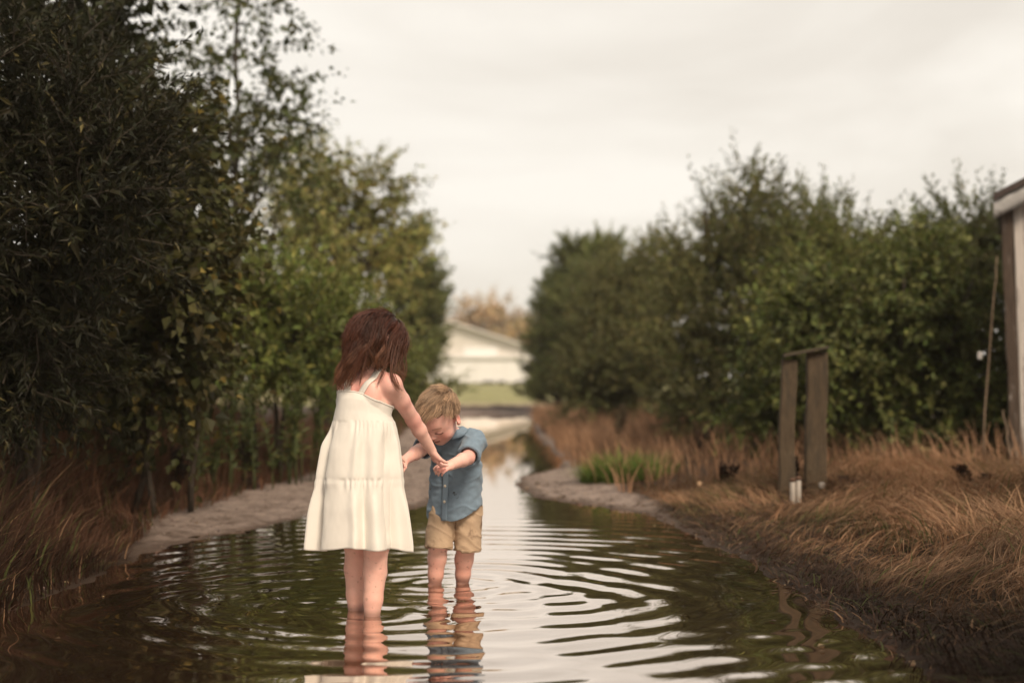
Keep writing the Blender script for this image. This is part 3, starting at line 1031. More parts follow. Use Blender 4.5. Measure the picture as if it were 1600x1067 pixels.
# thin litter of broken stems and leaves along the water line
def litter_band():
    rng = np.random.default_rng(77)
    n = 9000
    x = rng.uniform(-2.4, 2.2, n)
    y = rng.uniform(3.3, 11.5, n)
    sd = shore_sd(x, y)
    k = (sd > -.03) & (sd < .45 * rng.random(n)) & ((x > .2) | (rng.random(n) < .25))
    x, y = x[k], y[k]
    n = len(x)
    z = np.maximum(ground_z(x, y), .002) + .004
    c = leaf_cols(n, (.10, .06, .035), (.34, .24, .15), rng, .12, .5)
    ax = np.stack([rng.normal(size=n), rng.normal(size=n), .25 * rng.normal(size=n)], 1)
    V, T, C = leaves(np.stack([x, y, z], 1), ax, np.array([0, 0, 1.0]) + .4 * rng.normal(size=(n, 3)), rng.uniform(.015, .06, n), rng.uniform(.004, .02, n), c)
    tag(mk('leaf_litter', V, T, M_LEAF, smooth=False, col=C), 'scattered dead leaves and broken stems along the water line', 'litter', kind='stuff')
    # leaves adrift on the puddle
    n = 700
    x = rng.uniform(-1.8, 1.2, n)
    y = rng.uniform(3.6, 9.5, n)
    sd = shore_sd(x, y)
    k = (sd < -.04) & (sd > -.05 - .35 * rng.random(n) ** 2)
    x, y = x[k], y[k]
    n = len(x)
    ax = np.stack([rng.normal(size=n), rng.normal(size=n), 0 * x], 1)
    V, T, C = leaves(np.stack([x, y, water_z(x, y) + .003], 1), ax, np.tile([0, 0, 1.0], (n, 1)), rng.uniform(.015, .05, n), rng.uniform(.006, .02, n), leaf_cols(n, (.14, .085, .045), (.35, .25, .13), rng, .2, .5), .02)
    tag(mk('floating_leaves', V, T, M_LEAF, smooth=False, col=C), 'small dead leaves floating on the puddle near its edges', 'litter', kind='stuff')
    # clods and small stones on the mud
    n = 2600
    x = rng.uniform(-2.1, 1.2, n)
    y = rng.uniform(5.5, 17, n)
    sd = shore_sd(x, y)
    gl, gr = grass_edges(y)
    k = (sd > .01) & (x > gl - .1) & (x < gr + .1)
    x, y = x[k], y[k]
    n = len(x)
    z = ground_z(x, y)
    s = rng.uniform(.003, .008, n) * (1 + .05 * y)
    base = np.array([(1, 0, 0), (0, 1, 0), (-1, 0, 0), (0, -1, 0), (0, 0, .75), (0, 0, -.5)], float)
    V = np.stack([x, y, z], 1)[:, None] + (base[None] * rng.uniform(.6, 1.3, (n, 6, 1)) + .2 * rng.normal(size=(n, 6, 3))) * s[:, None, None]
    T0 = np.array([(0, 1, 4), (1, 2, 4), (2, 3, 4), (3, 0, 4), (1, 0, 5), (2, 1, 5), (3, 2, 5), (0, 3, 5)])
    T = (np.arange(n)[:, None, None] * 6 + T0[None]).reshape(-1, 3)
    c = leaf_cols(n, (.12, .085, .068), (.26, .21, .18), rng, .2, .4)
    tag(mk('mud_clods', V.reshape(-1, 3), T, M_CLOD, smooth=True, col=np.repeat(c, 6, 0)), 'small clods and pebbles strewn over the mud of the track', 'clods', kind='stuff')


M_CLOD = pm('clod', attr=True, rough=.8, var=.3, scale=30, bump=.004, bscale=90)
litter_band()


# ------------------------------------------------------------------ green grass tufts on the right spit
def tuft(name, label, px, py, Y, w_, h, n, seed, col=GREEN, cat='grass tuft', spread=.5):
    rng = np.random.default_rng(seed)
    c = P(px, py, Y)
    z0 = float(ground_z(np.array([c[0]]), np.array([Y]), True)[0])
    r = w_ * np.sqrt(rng.random(n))
    a_ = rng.uniform(0, 6.28, n)
    x = c[0] + r * np.cos(a_)
    y = Y + r * np.sin(a_) * .8
    hh = h * rng.uniform(.5, 1.2, n) * (1.1 - .5 * r / w_)
    V, Q, C = blades(x, y, hh, a_ + rng.normal(size=n) * .5, rng.uniform(.2, 1.0, n) * (spread + r / w_), rng.uniform(.004, .008, n), np.asarray(col) * rng.uniform(.6, 1.5, (n, 1)), 4)
    o = mk(name, V, Q, M_GRASS, smooth=False, col=C, flat_origin=(c[0], Y, z0))
    tag(o, label, cat)
    return o


tuft('grass_tuft', 'bright green grass tuft on the mud spit right of the water', 968, 755, 11.2, .30, .30, 1900, 41, (.12, .17, .035))
tuft('grass_tuft', 'smaller green tuft behind the bright one on the right bank', 1015, 745, 11.6, .22, .26, 800, 42, (.09, .12, .03))


# ------------------------------------------------------------------ dark dock stalks and other single plants
def dock(name, label, px, py_base, Y, h, seed, col=(.035, .018, .012), lean=.1):
    rng = np.random.default_rng(seed)
    c = P(px, py_base, Y)
    z0 = float(ground_z(np.array([c[0]]), np.array([Y]), True)[0])
    root = empty(name, (c[0], Y, z0), label, 'plant', 'dark dead dock stalks in the dry grass')
    m = MB()
    mb = MB()
    for s in range(rng.integers(2, 4)):
        hh = h * rng.uniform(.75, 1.05)
        n = 7
        t = np.linspace(0, 1, n)[:, None]
        p = np.array([c[0] + rng.uniform(-.02, .02), Y + rng.uniform(-.02, .02), z0 - .02]) + np.concatenate([(t ** 1.5) * rng.uniform(-lean, lean), (t ** 1.5) * rng.uniform(-lean, lean), t * hh], 1)
        m.tube(p, np.linspace(.006, .002, n), 5)
        # whorls of dry seed along the upper half
        k = 170
        tt = rng.uniform(.42, 1.0, k)
        pos = np.stack([np.interp(tt, t[:, 0], p[:, j]) for j in range(3)], 1)
        ax = rng.normal(size=(k, 3)) * [1, 1, .4] + [0, 0, .7]
        pos = pos + nrm(ax * [1, 1, 0]) * (.006 + .012 * rng.random((k, 1)))
        cl = leaf_cols(k, col, (.09, .045, .025), rng, .2, .4)
        V, T, C = leaves(pos, ax, rng.normal(size=(k, 3)), rng.uniform(.02, .04, k), rng.uniform(.012, .022, k), cl)
        mb.add(V, None, T, C)
    # curled dead leaves at the base
    k = 16
    ax = rng.normal(size=(k, 3)) * [1, 1, .2] + [0, 0, .5]
    V, T, C = leaves(np.tile([c[0], Y, z0 + .03], (k, 1)) + rng.normal(size=(k, 3)) * .015, ax, rng.normal(size=(k, 3)) + [0, 0, 1], rng.uniform(.06, .13, k), rng.uniform(.02, .04, k), leaf_cols(k, np.array(col) * 1.6, (.12, .06, .03), rng, .2, .4))
    mb.add(V, None, T, C)
    v, f, _ = m.get()
    part('stem', v, f, M_BARK, root)
    v, f, C = mb.get()
    part('seed_heads', v, f, M_LEAF, root, smooth=False, col=C)


dock('dock_plant', 'dark seed stalk standing alone in the grass left of the posts', 1136, 755, 9.7, .24, 51)
dock('dock_plant', 'low spreading dark dead plant right of the posts', 1322, 775, 8.9, .12, 52, lean=.16)
dock('dock_plant', 'dark seed stalk in the grass near the white shed', 1522, 778, 8.6, .20, 53)
dock('dock_plant', 'dark stalk caught between the two wooden posts', 1245, 765, 9.1, .27, 54, lean=.04)
dock('dock_plant', 'dark stalk in the brown grass on the left bank', 275, 700, 9.4, .42, 55, (.02, .012, .01))
dock('dock_plant', 'dark stalk in the left brown grass nearest the taller child', 390, 690, 10.4, .46, 56, (.025, .014, .01))
dock('dock_plant', 'thin dark stalk below the tallest right-hand shrub', 1090, 690, 12.5, .34, 57, (.03, .018, .012))
dock('dock_plant', 'pale-tipped stalk in front of the grey-green right shrub', 965, 690, 16, .5, 58, (.22, .17, .10))


def umbel(name, label, px, py, Y, seed, h=None):
    """tall plant with flat white flower heads"""
    rng = np.random.default_rng(seed)
    c = P(px, py, Y)
    z0 = float(ground_z(np.array([c[0]]), np.array([Y]), False)[0])
    root = empty(name, (c[0], Y, z0), label, 'wildflower', 'white flat-topped wildflowers below the left trees')
    m = MB()
    for s in range(3):
        top = c + np.array([rng.uniform(-.12, .12), rng.uniform(-.1, .1), rng.uniform(-.12, .03)])
        if s == 0:
            top = c
        p = np.array([c[0], Y, z0 - .02]) + (top - np.array([c[0], Y, z0 - .02])) * (np.linspace(0, 1, 6)[:, None] ** [1.6, 1.6, 1])
        m.tube(p, np.linspace(.005, .002, 6), 5)
        mb = MB()
        k = 60
        r = .045 * np.sqrt(rng.random(k))
        a_ = rng.uniform(0, 6.28, k)
        pos = top + np.stack([r * np.cos(a_), r * np.sin(a_), .03 - 4 * r * r + .004 * rng.normal(size=k)], 1)
        for q in range(0, k, 5):
            m.tube([top, pos[q]], [.0012, .0008], 3, cap=False)
        V, T, C = leaves(pos, rng.normal(size=(k, 3)) * [1, 1, .2], np.array([0, 0, 1.0]) + .3 * rng.normal(size=(k, 3)), .016, .014, leaf_cols(k, (.62, .60, .50), (.5, .5, .36), rng, .2, .15))
        mb.add(V, None, T, C)
        v, f, C = mb.get()
        part('flower_head', v, f, M_LEAF, root, smooth=False, col=C)
    v, f, _ = m.get()
    part('stem', v, f, M_STEM, root)


M_STEM = pm('green_stem', (.07, .085, .03), rough=.7)
umbel('wildflower', 'white flower heads nearest the hanging vine on the left', 300, 545, 10.6, 61)
umbel('wildflower', 'highest white flower heads below the poplar', 352, 512, 10.9, 62)
umbel('wildflower', 'lower white flower heads left of the green shrub', 262, 560, 10.2, 63)
umbel('wildflower', 'white flower heads right of the highest ones below the poplar', 382, 545, 11.0, 64)


def weed(name, label, px, py, Y, seed, col, n=5):
    """upright leafy weed: stems with lance leaves"""
    rng = np.random.default_rng(seed)
    c = P(px, py, Y)
    z0 = float(ground_z(np.array([c[0]]), np.array([Y]), False)[0])
    root = empty(name, (c[0], Y, z0), label, 'plant', 'upright green weeds behind the left brown grass')
    m, mb = MB(), MB()
    for s in range(n):
        top = c + np.array([rng.uniform(-.18, .18), rng.uniform(-.15, .15), rng.uniform(-.2, .04)])
        b0 = np.array([c[0] + rng.uniform(-.12, .12), Y + rng.uniform(-.1, .1), z0 - .02])
        p = b0 + (top - b0) * (np.linspace(0, 1, 6)[:, None] ** [1.5, 1.5, 1])
        m.tube(p, np.linspace(.006, .002, 6), 5)
        k = 60
        t = rng.uniform(.2, 1, k)
        pos = b0 + (top - b0) * (t[:, None] ** [1.5, 1.5, 1])
        ax = rng.normal(size=(k, 3)) * [1, 1, .3] + [0, 0, .8]
        V, T, C = leaves(pos, ax, np.array([0, 0, 1.0]) + .4 * rng.normal(size=(k, 3)), rng.uniform(.05, .10, k) * (1.2 - .5 * t), .02, leaf_cols(k, col, (.18, .18, .05), rng, .1, .3))
        mb.add(V, None, T, C)
    v, f, _ = m.get()
    part('stem', v, f, M_STEM, root)
    v, f, C = mb.get()
    part('leaves', v, f, M_LEAF, root, smooth=False, col=C)


weed('tall_weed', 'tall green weed nearest the back of the taller child', 505, 545, 11.2, 71, (.10, .13, .035), 7)
weed('tall_weed', 'tall green weed a step left of the one by the taller child', 455, 555, 10.9, 72, (.10, .12, .035), 7)
weed('tall_weed', 'green weed under the low bright shrub', 405, 575, 10.4, 73, (.075, .09, .03), 6)
weed('tall_weed', 'dim green weed under the hanging vine', 225, 590, 9.6, 74, (.05, .06, .022), 6)
weed('tall_weed', 'dim green weed between the hanging vine and the white flowers', 300, 585, 9.9, 76, (.055, .065, .024), 7)
weed('tall_weed', 'green weed below the highest white flower heads', 345, 585, 10.2, 77, (.07, .085, .028), 7)
weed('tall_weed', 'dim weed below the middle of the willow shrub', 175, 605, 8.8, 78, (.035, .04, .018), 7)
weed('tall_weed', 'dark weed nearest the camera below the willow shrub', 50, 625, 7.7, 79, (.025, .028, .013), 7)
weed('tall_weed', 'dim green weed at the left edge under the willow', 120, 600, 8.9, 75, (.04, .045, .02), 6)

# ================================================================== wooden posts
M_POST = pm('weathered_post', (.075, .052, .031), rough=.9, var=.4, scale=14, bump=.006, bscale=30, stretch=(6, 6, .8), dark=(.04, .032, .022), dscale=5, dlo=.5, dhi=.7)
M_LINTEL = pm('weathered_lintel', (.065, .05, .034), rough=.9, var=.4, scale=14, bump=.006, bscale=30, stretch=(1, 6, 6))


def plank_mesh(p0, p1, wv, dv, rng, segs=8, wob=.004, bev=.008):
    """bevelled, slightly irregular timber from p0 to p1 with half-width vector wv and half-depth vector dv"""
    p0, p1, wv, dv = [np.asarray(a, float) for a in (p0, p1, wv, dv)]
    lw, ld = np.linalg.norm(wv), np.linalg.norm(dv)
    wn, dn = wv / lw, dv / ld
    prof = [(-lw + bev, -ld), (lw - bev, -ld), (lw, -ld + bev), (lw, ld - bev), (lw - bev, ld), (-lw + bev, ld), (-lw, ld - bev), (-lw, -ld + bev)]
    V, Q = [], []
    for i in range(segs + 1):
        c = p0 + (p1 - p0) * i / segs + wn * rng.normal() * wob + dn * rng.normal() * wob
        sc = 1 + rng.normal() * .012
        for a_, b_ in prof:
            V.append(c + wn * a_ * sc + dn * b_ * sc)
    for i in range(segs):
        for j in range(8):
            k = (j + 1) % 8
            Q.append((i * 8 + j, i * 8 + k, i * 8 + 8 + k, i * 8 + 8 + j))
    n = len(V)
    V += [p0, p1]
    T = []
    for j in range(8):
        k = (j + 1) % 8
        T.append((n, k, j))
        T.append((n + 1, segs * 8 + j, segs * 8 + k))
    return np.array(V), [np.array(Q), np.array(T)]


rng = np.random.default_rng(5)
pl, pr = P(1226, 778, 8.95), P(1273, 770, 9.0)
zl = float(ground_z(np.array([pl[0]]), np.array([pl[1]]), False)[0])
root = empty('post_frame', (pl[0], 8.97, zl), 'two weathered wooden posts joined by a top board, standing in dry grass', 'posts')
tl_, tr_ = P(1233, 562, 9.05), P(1277, 550, 9.05)
ang = math.radians(-6)
wv = np.array([math.cos(ang), math.sin(ang), 0])
dv = np.array([-math.sin(ang), math.cos(ang), 0])
V, F = plank_mesh([pl[0], pl[1], zl - .25], tl_, wv * .049, dv * .045, rng)
part('post', V, F, M_POST, root, smooth=False)
V, F = plank_mesh([pr[0], pr[1], zl - .25], tr_, wv * .066, dv * .05, rng)
part('post', V, F, M_POST, root, smooth=False)
a_, b_ = P(1224, 557, 9.02), P(1293, 546, 9.02)
V, F = plank_mesh(a_ + [0, 0, .005], b_ + [0, 0, .012], [0, 0, .011], dv * .06, rng, segs=4, wob=.001, bev=.004)
part('top_board', V, F, M_LINTEL, root, smooth=False)

# two white pipe stubs
M_PVC = pm('white_plastic', (.40, .35, .30), rough=.5, var=.1, scale=20, dark=(.25, .17, .11), dscale=14, dlo=.58, dhi=.75)
M_RUST = pm('rusty_cap', (.10, .055, .035), rough=.9, var=.4, scale=40)
for (px, hgt, lab) in ((1238.5, .135, 'left one of two short white pipe stubs at the foot of the posts'), (1247.5, .142, 'right one of two short white pipe stubs at the foot of the posts')):
    c = P(px, 778, 8.7)
    z0 = float(ground_z(np.array([c[0]]), np.array([8.7]), False)[0])
    root = empty('pipe_stub', (c[0], 8.7, z0), lab, 'pipe', 'white pipe stubs by the posts')
    m = MB()
    m.tube([(c[0], 8.7, z0 - .05), (c[0], 8.7, z0 + .002), (c[0], 8.7, z0 + hgt), (c[0], 8.7, z0 + hgt + .004)], [.0165, .0165, .0165, .014], 14)
    v, f, _ = m.get()
    part('pipe', v, f, M_PVC, root)
    m = MB()
    m.tube([(c[0], 8.7, z0 + hgt + .002), (c[0], 8.7, z0 + hgt + .018), (c[0], 8.7, z0 + hgt + .024)], [.0185, .0185, .012], 14)
    v, f, _ = m.get()
    part('cap', v, f, M_RUST, root)


def scrap(name, label, cat, px, py, Y, size, mat, seed, tilt=.6):
    rng = np.random.default_rng(seed)
    c = P(px, py, Y)
    u_ = np.linspace(-1, 1, 7)
    A, B = np.meshgrid(u_, u_)
    a_, b_ = A.ravel(), B.ravel()
    k = np.sqrt(np.clip(1 - .45 * (a_ * b_) ** 2, .2, 1))
    V = np.stack([a_ * k * size, .25 * size * (a_ ** 2 - .5 * b_) + .1 * size * rng.normal(size=49) * .4, b_ * k * size * tilt * 1.6 + size * .4], 1)
    ii = (np.arange(6)[:, None] * 7 + np.arange(6)[None]).ravel()
    o = mk(name, V, np.stack([ii, ii + 1, ii + 8, ii + 7], 1), mat)
    o.location = c
    so = o.modifiers.new('thickness', 'SOLIDIFY')
    so.thickness = .004
    tag(o, label, cat)


M_PALE = pm('pale_scrap', (.40, .38, .36), rough=.5, var=.2, scale=30)
M_TAN = pm('tan_leaf', (.50, .33, .20), rough=.8, var=.25, scale=40)
scrap('scrap', 'small pale scrap in the grass at the right foot of the posts', 'scrap', 1284, 760, 8.95, .02, M_PALE, 1)
scrap('dead_leaf', 'single large tan leaf lying upright on the right bank', 'leaf', 1093, 757, 9.4, .016, M_TAN, 2)
scrap('pale_leaf', 'single pale leaf hanging beside the shed corner', 'leaf', 1531, 557, 11.0, .02, M_PALE, 3, 1.0)

# ================================================================== white shed
M_PLANK = pm('peeling_white_paint', (.56, .50, .45), rough=.85, var=.18, scale=6, bump=.004, bscale=30, stretch=(8, 8, .9), dark=(.095, .065, .048), dscale=2.6, dlo=.54, dhi=.66)
M_CORNER = pm('bare_corner_wood', (.075, .052, .038), rough=.9, var=.4, scale=10, bump=.006, bscale=20, stretch=(6, 6, .8), dark=(.45, .40, .36), dscale=4, dlo=.60, dhi=.68)
M_FASCIA = pm('dented_white_metal', (.42, .40, .38), rough=.45, var=.2, scale=5, bump=.03, bscale=7, dark=(.2, .15, .12), dscale=5, dlo=.6, dhi=.75)
M_SHINGLE = pm('dark_shingle', (.065, .048, .042), rough=.95, var=.4, scale=20, bump=.01, bscale=30)


def build_shed():
    rng = np.random.default_rng(9)
    c0 = P(1582, 742, 11.2)
    z0 = float(ground_z(np.array([c0[0]]), np.array([11.2]), False)[0]) - .05
    root = empty('shed', (c0[0], c0[1], z0), 'weathered white plank shed with peeling paint at the right edge', 'shed')
    th = math.radians(-20)
    X = np.array([math.cos(th), math.sin(th), 0])      # along the front
    Y = np.array([-math.sin(th), math.cos(th), 0])     # into the shed
    Z = np.array([0, 0, 1.0])
    W, D, H, pitch = 2.6, 2.6, P(1552, 314, 11.2)[2] - z0, math.radians(27)
    lean = -.06                                        # the corner leans outward towards its top
    o = np.array([c0[0], c0[1], z0])

    def ht(x):
        return H + min(x, W - x) * math.tan(pitch)
    x = .07
    i = 0
    while x < W - .05:
        wd = rng.uniform(.135, .165)
        h = ht(x + wd / 2) - .02
        k = lean * max(0, 1 - x / 1.2)
        V, F = plank_mesh(o + X * (x + wd / 2) + Y * rng.uniform(-.004, .004) - Z * .05, o + X * (x + wd / 2 + k) + Z * h, X * (wd / 2 - .004), Y * .012, rng, segs=5, wob=.0015, bev=.004)
        part('plank', V, F, M_PLANK, root, smooth=False)
        x += wd
        i += 1
    # dark sheathing behind the gaps, and the other walls
    m = MB()
    n = 7
    for j in range(n):
        xa, xb = .02 + (W - .04) * j / n, .02 + (W - .04) * (j + 1) / n
        ka, kb = lean * max(0, 1 - xa / 1.2), lean * max(0, 1 - xb / 1.2)
        q = [o + X * xa + Y * .03 - Z * .05, o + X * xb + Y * .03 - Z * .05, o + X * (xb + kb) + Y * .03 + Z * (ht(xb) - .03), o + X * (xa + ka) + Y * .03 + Z * (ht(xa) - .03)]
        q += [p + Y * .02 for p in q]
        m.add(q, [(0, 1, 2, 3), (7, 6, 5, 4), (0, 4, 5, 1), (2, 6, 7, 3)])
    V, F, _ = m.get()
    part('sheathing', V, F, M_DARK, root, smooth=False)
    for xa in (.02, W - .02):
        m = MB()
        k = lean if xa < 1 else 0
        m.add([o + X * (xa + d) + Y * y_ + Z * z_ + X * k * (z_ / H) for d in (-.012, .012) for y_ in (.05, D) for z_ in (-.05, H - .02)],
              [(0, 1, 3, 2), (4, 6, 7, 5), (0, 4, 5, 1), (2, 3, 7, 6), (1, 5, 7, 3), (0, 2, 6, 4)])
        V, F, _ = m.get()
        part('side_wall', V, F, M_PLANK, root, smooth=False)
    V, F = plank_mesh(o + X * .03 - Y * .02 - Z * .05, o + X * (.03 + lean) - Y * .02 + Z * (H - .02), X * .042, Y * .028, rng, segs=8, wob=.004)
    part('corner_board', V, F, M_CORNER, root, smooth=False)
    # roof slabs with rake overhang
    for s in (0, 1):
        xa, xb = (-.06 + lean, W / 2) if s == 0 else (W + .13, W / 2)
        za = H - .06 * math.tan(pitch)
        zb = ht(W / 2)
        a0, b0 = o + X * xa + Z * za, o + X * xb + Z * zb
        m = MB()
        d = (b0 - a0)
        up = Z
        m.box((a0 + b0) / 2 + Y * (D / 2 - .02) + up * .05, d / 2, Y * (D / 2 + .14), up * .028)
        V, F, _ = m.get()
        part('roof', V, F, M_SHINGLE, root, smooth=False)
        # dented fascia strip under the rake
        n = 24
        tt = np.linspace(0, 1, n)
        V, Q = [], []
        for j, t_ in enumerate(tt):
            c = a0 + d * t_ - Y * (.135)
            b_ = .012 * rng.normal()
            for q, (zz_, yy_) in enumerate(((.022, 0), (-.03, -.012 + b_), (-.07, -.004 - b_), (-.115 + .012 * rng.normal(), .005), (-.115, .02), (.02, .02))):
                V.append(c + Z * zz_ + Y * yy_)
        for j in range(n - 1):
            for q in range(6):
                k = (q + 1) % 6
                Q.append((j * 6 + q, j * 6 + k, j * 6 + 6 + k, j * 6 + 6 + q))
        part('fascia', np.array(V), np.array(Q), M_FASCIA, root, smooth=True)


build_shed()

M_STICK = pm('pale_dead_stick', (.17, .12, .08), rough=.9, var=.35, scale=20)


def stick(name, label, pts, r, cat='stick'):
    m = MB()
    p = np.array(pts)
    n = 10
    t = np.linspace(0, len(p) - 1, n)
    q = np.stack([np.interp(t, np.arange(len(p)), p[:, j]) for j in range(3)], 1)
    q[1:-1] += np.random.default_rng(len(label)).normal(size=(n - 2, 3)) * .008
    m.tube(q, np.linspace(r, r * .5, n), 6)
    V, F, _ = m.get()
    o = mk(name, V, F, M_STICK, flat_origin=q[0])
    tag(o, label, cat, 'dead sticks leaning at the shed corner')


def foot(px, py, Y):
    p = P(px, py, Y)
    p[2] = float(ground_z(np.array([p[0]]), np.array([p[1]]), False)[0]) - .03
    return p


stick('stick', 'long pale stick leaning against the corner of the white shed', [foot(1537, 720, 10.9), P(1541, 600, 10.95), P(1552, 455, 11.0), P(1558, 400, 11.05)], .008)
stick('stick', 'short bent stick in the grass at the shed wall, left of its twin', [foot(1588, 760, 10.2), P(1576, 690, 10.5), P(1567, 640, 10.9)], .008)
stick('stick', 'short stick in the grass at the shed wall, right of its twin', [foot(1598, 765, 10.0), P(1585, 700, 10.5), P(1576, 655, 10.8)], .008)

# ================================================================== bodies: signed distance field -> one continuous skin
class Field:
    def __init__(s, lo, hi, h):
        s.lo, s.h = np.array(lo, float), h
        s.n = np.ceil((np.array(hi) - s.lo) / h).astype(int) + 1
        s.a = np.full(s.n, 0.5, np.float32)

    def _sl(s, lo, hi):
        i0 = np.clip(np.floor((lo - s.lo) / s.h).astype(int), 0, s.n)
        i1 = np.clip(np.ceil((hi - s.lo) / s.h).astype(int) + 1, 0, s.n)
        sl = tuple(slice(a, b) for a, b in zip(i0, i1))
        g = [s.lo[k] + s.h * np.arange(i0[k], i1[k]) for k in range(3)]
        return sl, g[0][:, None, None], g[1][None, :, None], g[2][None, None, :]

    def op(s, d, sl, k, mode):
        a = s.a[sl]
        if mode == 'sub':
            if k > 0:
                d = -d
                h = np.maximum(k - np.abs(a - d), 0) / k
                s.a[sl] = np.maximum(a, d) + h * h * k * .25
            else:
                s.a[sl] = np.maximum(a, -d)
        else:
            if k > 0:
                h = np.maximum(k - np.abs(a - d), 0) / k
                s.a[sl] = np.minimum(a, d) - h * h * k * .25
            else:
                s.a[sl] = np.minimum(a, d)

    def cone(s, a, b, ra, rb, k=.01, mode='add'):
        a, b = np.asarray(a, float), np.asarray(b, float)
        R = max(ra, rb) + k + .025
        sl, X, Y, Z = s._sl(np.minimum(a, b) - R, np.maximum(a, b) + R)
        d = b - a
        t = np.clip(((X - a[0]) * d[0] + (Y - a[1]) * d[1] + (Z - a[2]) * d[2]) / (d @ d + 1e-12), 0, 1)
        q = np.sqrt((X - a[0] - t * d[0]) ** 2 + (Y - a[1] - t * d[1]) ** 2 + (Z - a[2] - t * d[2]) ** 2) - (ra + (rb - ra) * t)
        s.op(q, sl, k, mode)

    def chain(s, pts, rad, k=.01):
        for i in range(len(pts) - 1):
            s.cone(pts[i], pts[i + 1], rad[i], rad[i + 1], k if i == 0 else min(k, .012))

    def ell(s, c, ax, r, k=.01, mode='add'):
        c = np.asarray(c, float)
        R = max(r) + k + .025
        sl, X, Y, Z = s._sl(c - R, c + R)
        k0 = k1 = 0
        for e, rr in zip(ax, r):
            u = ((X - c[0]) * e[0] + (Y - c[1]) * e[1] + (Z - c[2]) * e[2])
            k0 = k0 + (u / rr) ** 2
            k1 = k1 + (u / (rr * rr)) ** 2
        k0 = np.sqrt(k0)
        d = k0 * (k0 - 1) / (np.sqrt(k1) + 1e-9)
        s.op(d, sl, k, mode)

    def econe(s, a, b, ex, ey, ra, rb, k=.02, mode='add'):
        """elliptic cone: half widths ra=(x,y) at a to rb at b, across axes ex, ey"""
        a, b = np.asarray(a, float), np.asarray(b, float)
        R = max(*ra, *rb) + k + .025
        sl, X, Y, Z = s._sl(np.minimum(a, b) - R, np.maximum(a, b) + R)
        d = b - a
        L2 = d @ d
        t = np.clip(((X - a[0]) * d[0] + (Y - a[1]) * d[1] + (Z - a[2]) * d[2]) / (L2 + 1e-12), 0, 1)
        qx, qy, qz = X - a[0] - t * d[0], Y - a[1] - t * d[1], Z - a[2] - t * d[2]
        rx = ra[0] + (rb[0] - ra[0]) * t
        ry = ra[1] + (rb[1] - ra[1]) * t
        u = qx * ex[0] + qy * ex[1] + qz * ex[2]
        v = qx * ey[0] + qy * ey[1] + qz * ey[2]
        w2 = np.maximum(qx * qx + qy * qy + qz * qz - u * u - v * v, 0)
        rm = np.minimum(rx, ry)
        s.op((np.sqrt((u / rx) ** 2 + (v / ry) ** 2 + w2 / rm ** 2) - 1) * rm, sl, k, mode)

    def half(s, pt, nv):
        """cut away everything on the +nv side of a plane through pt"""
        sl, X, Y, Z = s._sl(s.lo, s.lo + s.n * s.h)
        d = (X - pt[0]) * nv[0] + (Y - pt[1]) * nv[1] + (Z - pt[2]) * nv[2]
        s.a = np.maximum(s.a, d.astype(np.float32))

    def sample(s, p):
        q = (np.asarray(p) - s.lo) / s.h
        q = np.clip(q, 0, s.n - 1.001)
        i = np.floor(q).astype(int)
        f = q - i
        r = 0
        for dx in (0, 1):
            for dy in (0, 1):
                for dz in (0, 1):
                    wgt = (f[..., 0] if dx else 1 - f[..., 0]) * (f[..., 1] if dy else 1 - f[..., 1]) * (f[..., 2] if dz else 1 - f[..., 2])
                    r = r + wgt * s.a[i[..., 0] + dx, i[..., 1] + dy, i[..., 2] + dz]
        return r

    def grad(s, p, e=.004):
        g = np.stack([s.sample(p + np.eye(3)[k] * e) - s.sample(p - np.eye(3)[k] * e) for k in range(3)], -1)
        return nrm(g)

    def push(s, p, off):
        """move points that are inside the field + off out to that offset"""
        p = np.asarray(p, float)
        for _ in range(2):
            d = s.sample(p)
            m = np.clip(off - d, 0, .05)
            p = p + s.grad(p) * m[..., None]
        return p

    def snap(s, p, off):
        p = np.asarray(p, float)
        for _ in range(5):
            d = s.sample(p)
            p = p - s.grad(p) * np.clip(d - off, -.03, .03)[..., None]
        return p

    def mesh(s):
        """surface nets"""
        a = s.a
        neg = a < 0
        c = np.zeros(np.array(a.shape) - 1, np.uint8)
        for dx in (0, 1):
            for dy in (0, 1):
                for dz in (0, 1):
                    c += neg[dx:c.shape[0] + dx, dy:c.shape[1] + dy, dz:c.shape[2] + dz]
        I = np.argwhere((c > 0) & (c < 8))
        vid = np.full(c.shape, -1, np.int32)
        vid[tuple(I.T)] = np.arange(len(I))
        acc = np.zeros((len(I), 3))
        cnt = np.zeros(len(I))
        cor = [(dx, dy, dz) for dx in (0, 1) for dy in (0, 1) for dz in (0, 1)]
        for i, p in enumerate(cor):
            for q in cor[i + 1:]:
                if sum(abs(x - y) for x, y in zip(p, q)) != 1:
                    continue
                va = a[I[:, 0] + p[0], I[:, 1] + p[1], I[:, 2] + p[2]]
                vb = a[I[:, 0] + q[0], I[:, 1] + q[1], I[:, 2] + q[2]]
                m = (va < 0) != (vb < 0)
                t = va / np.where(m, va - vb, 1)
                pt = np.array(p)[None] + t[:, None] * (np.array(q) - np.array(p))[None]
                acc[m] += pt[m]
                cnt[m] += 1
        V = s.lo + (I + acc / cnt[:, None]) * s.h
        Q = []
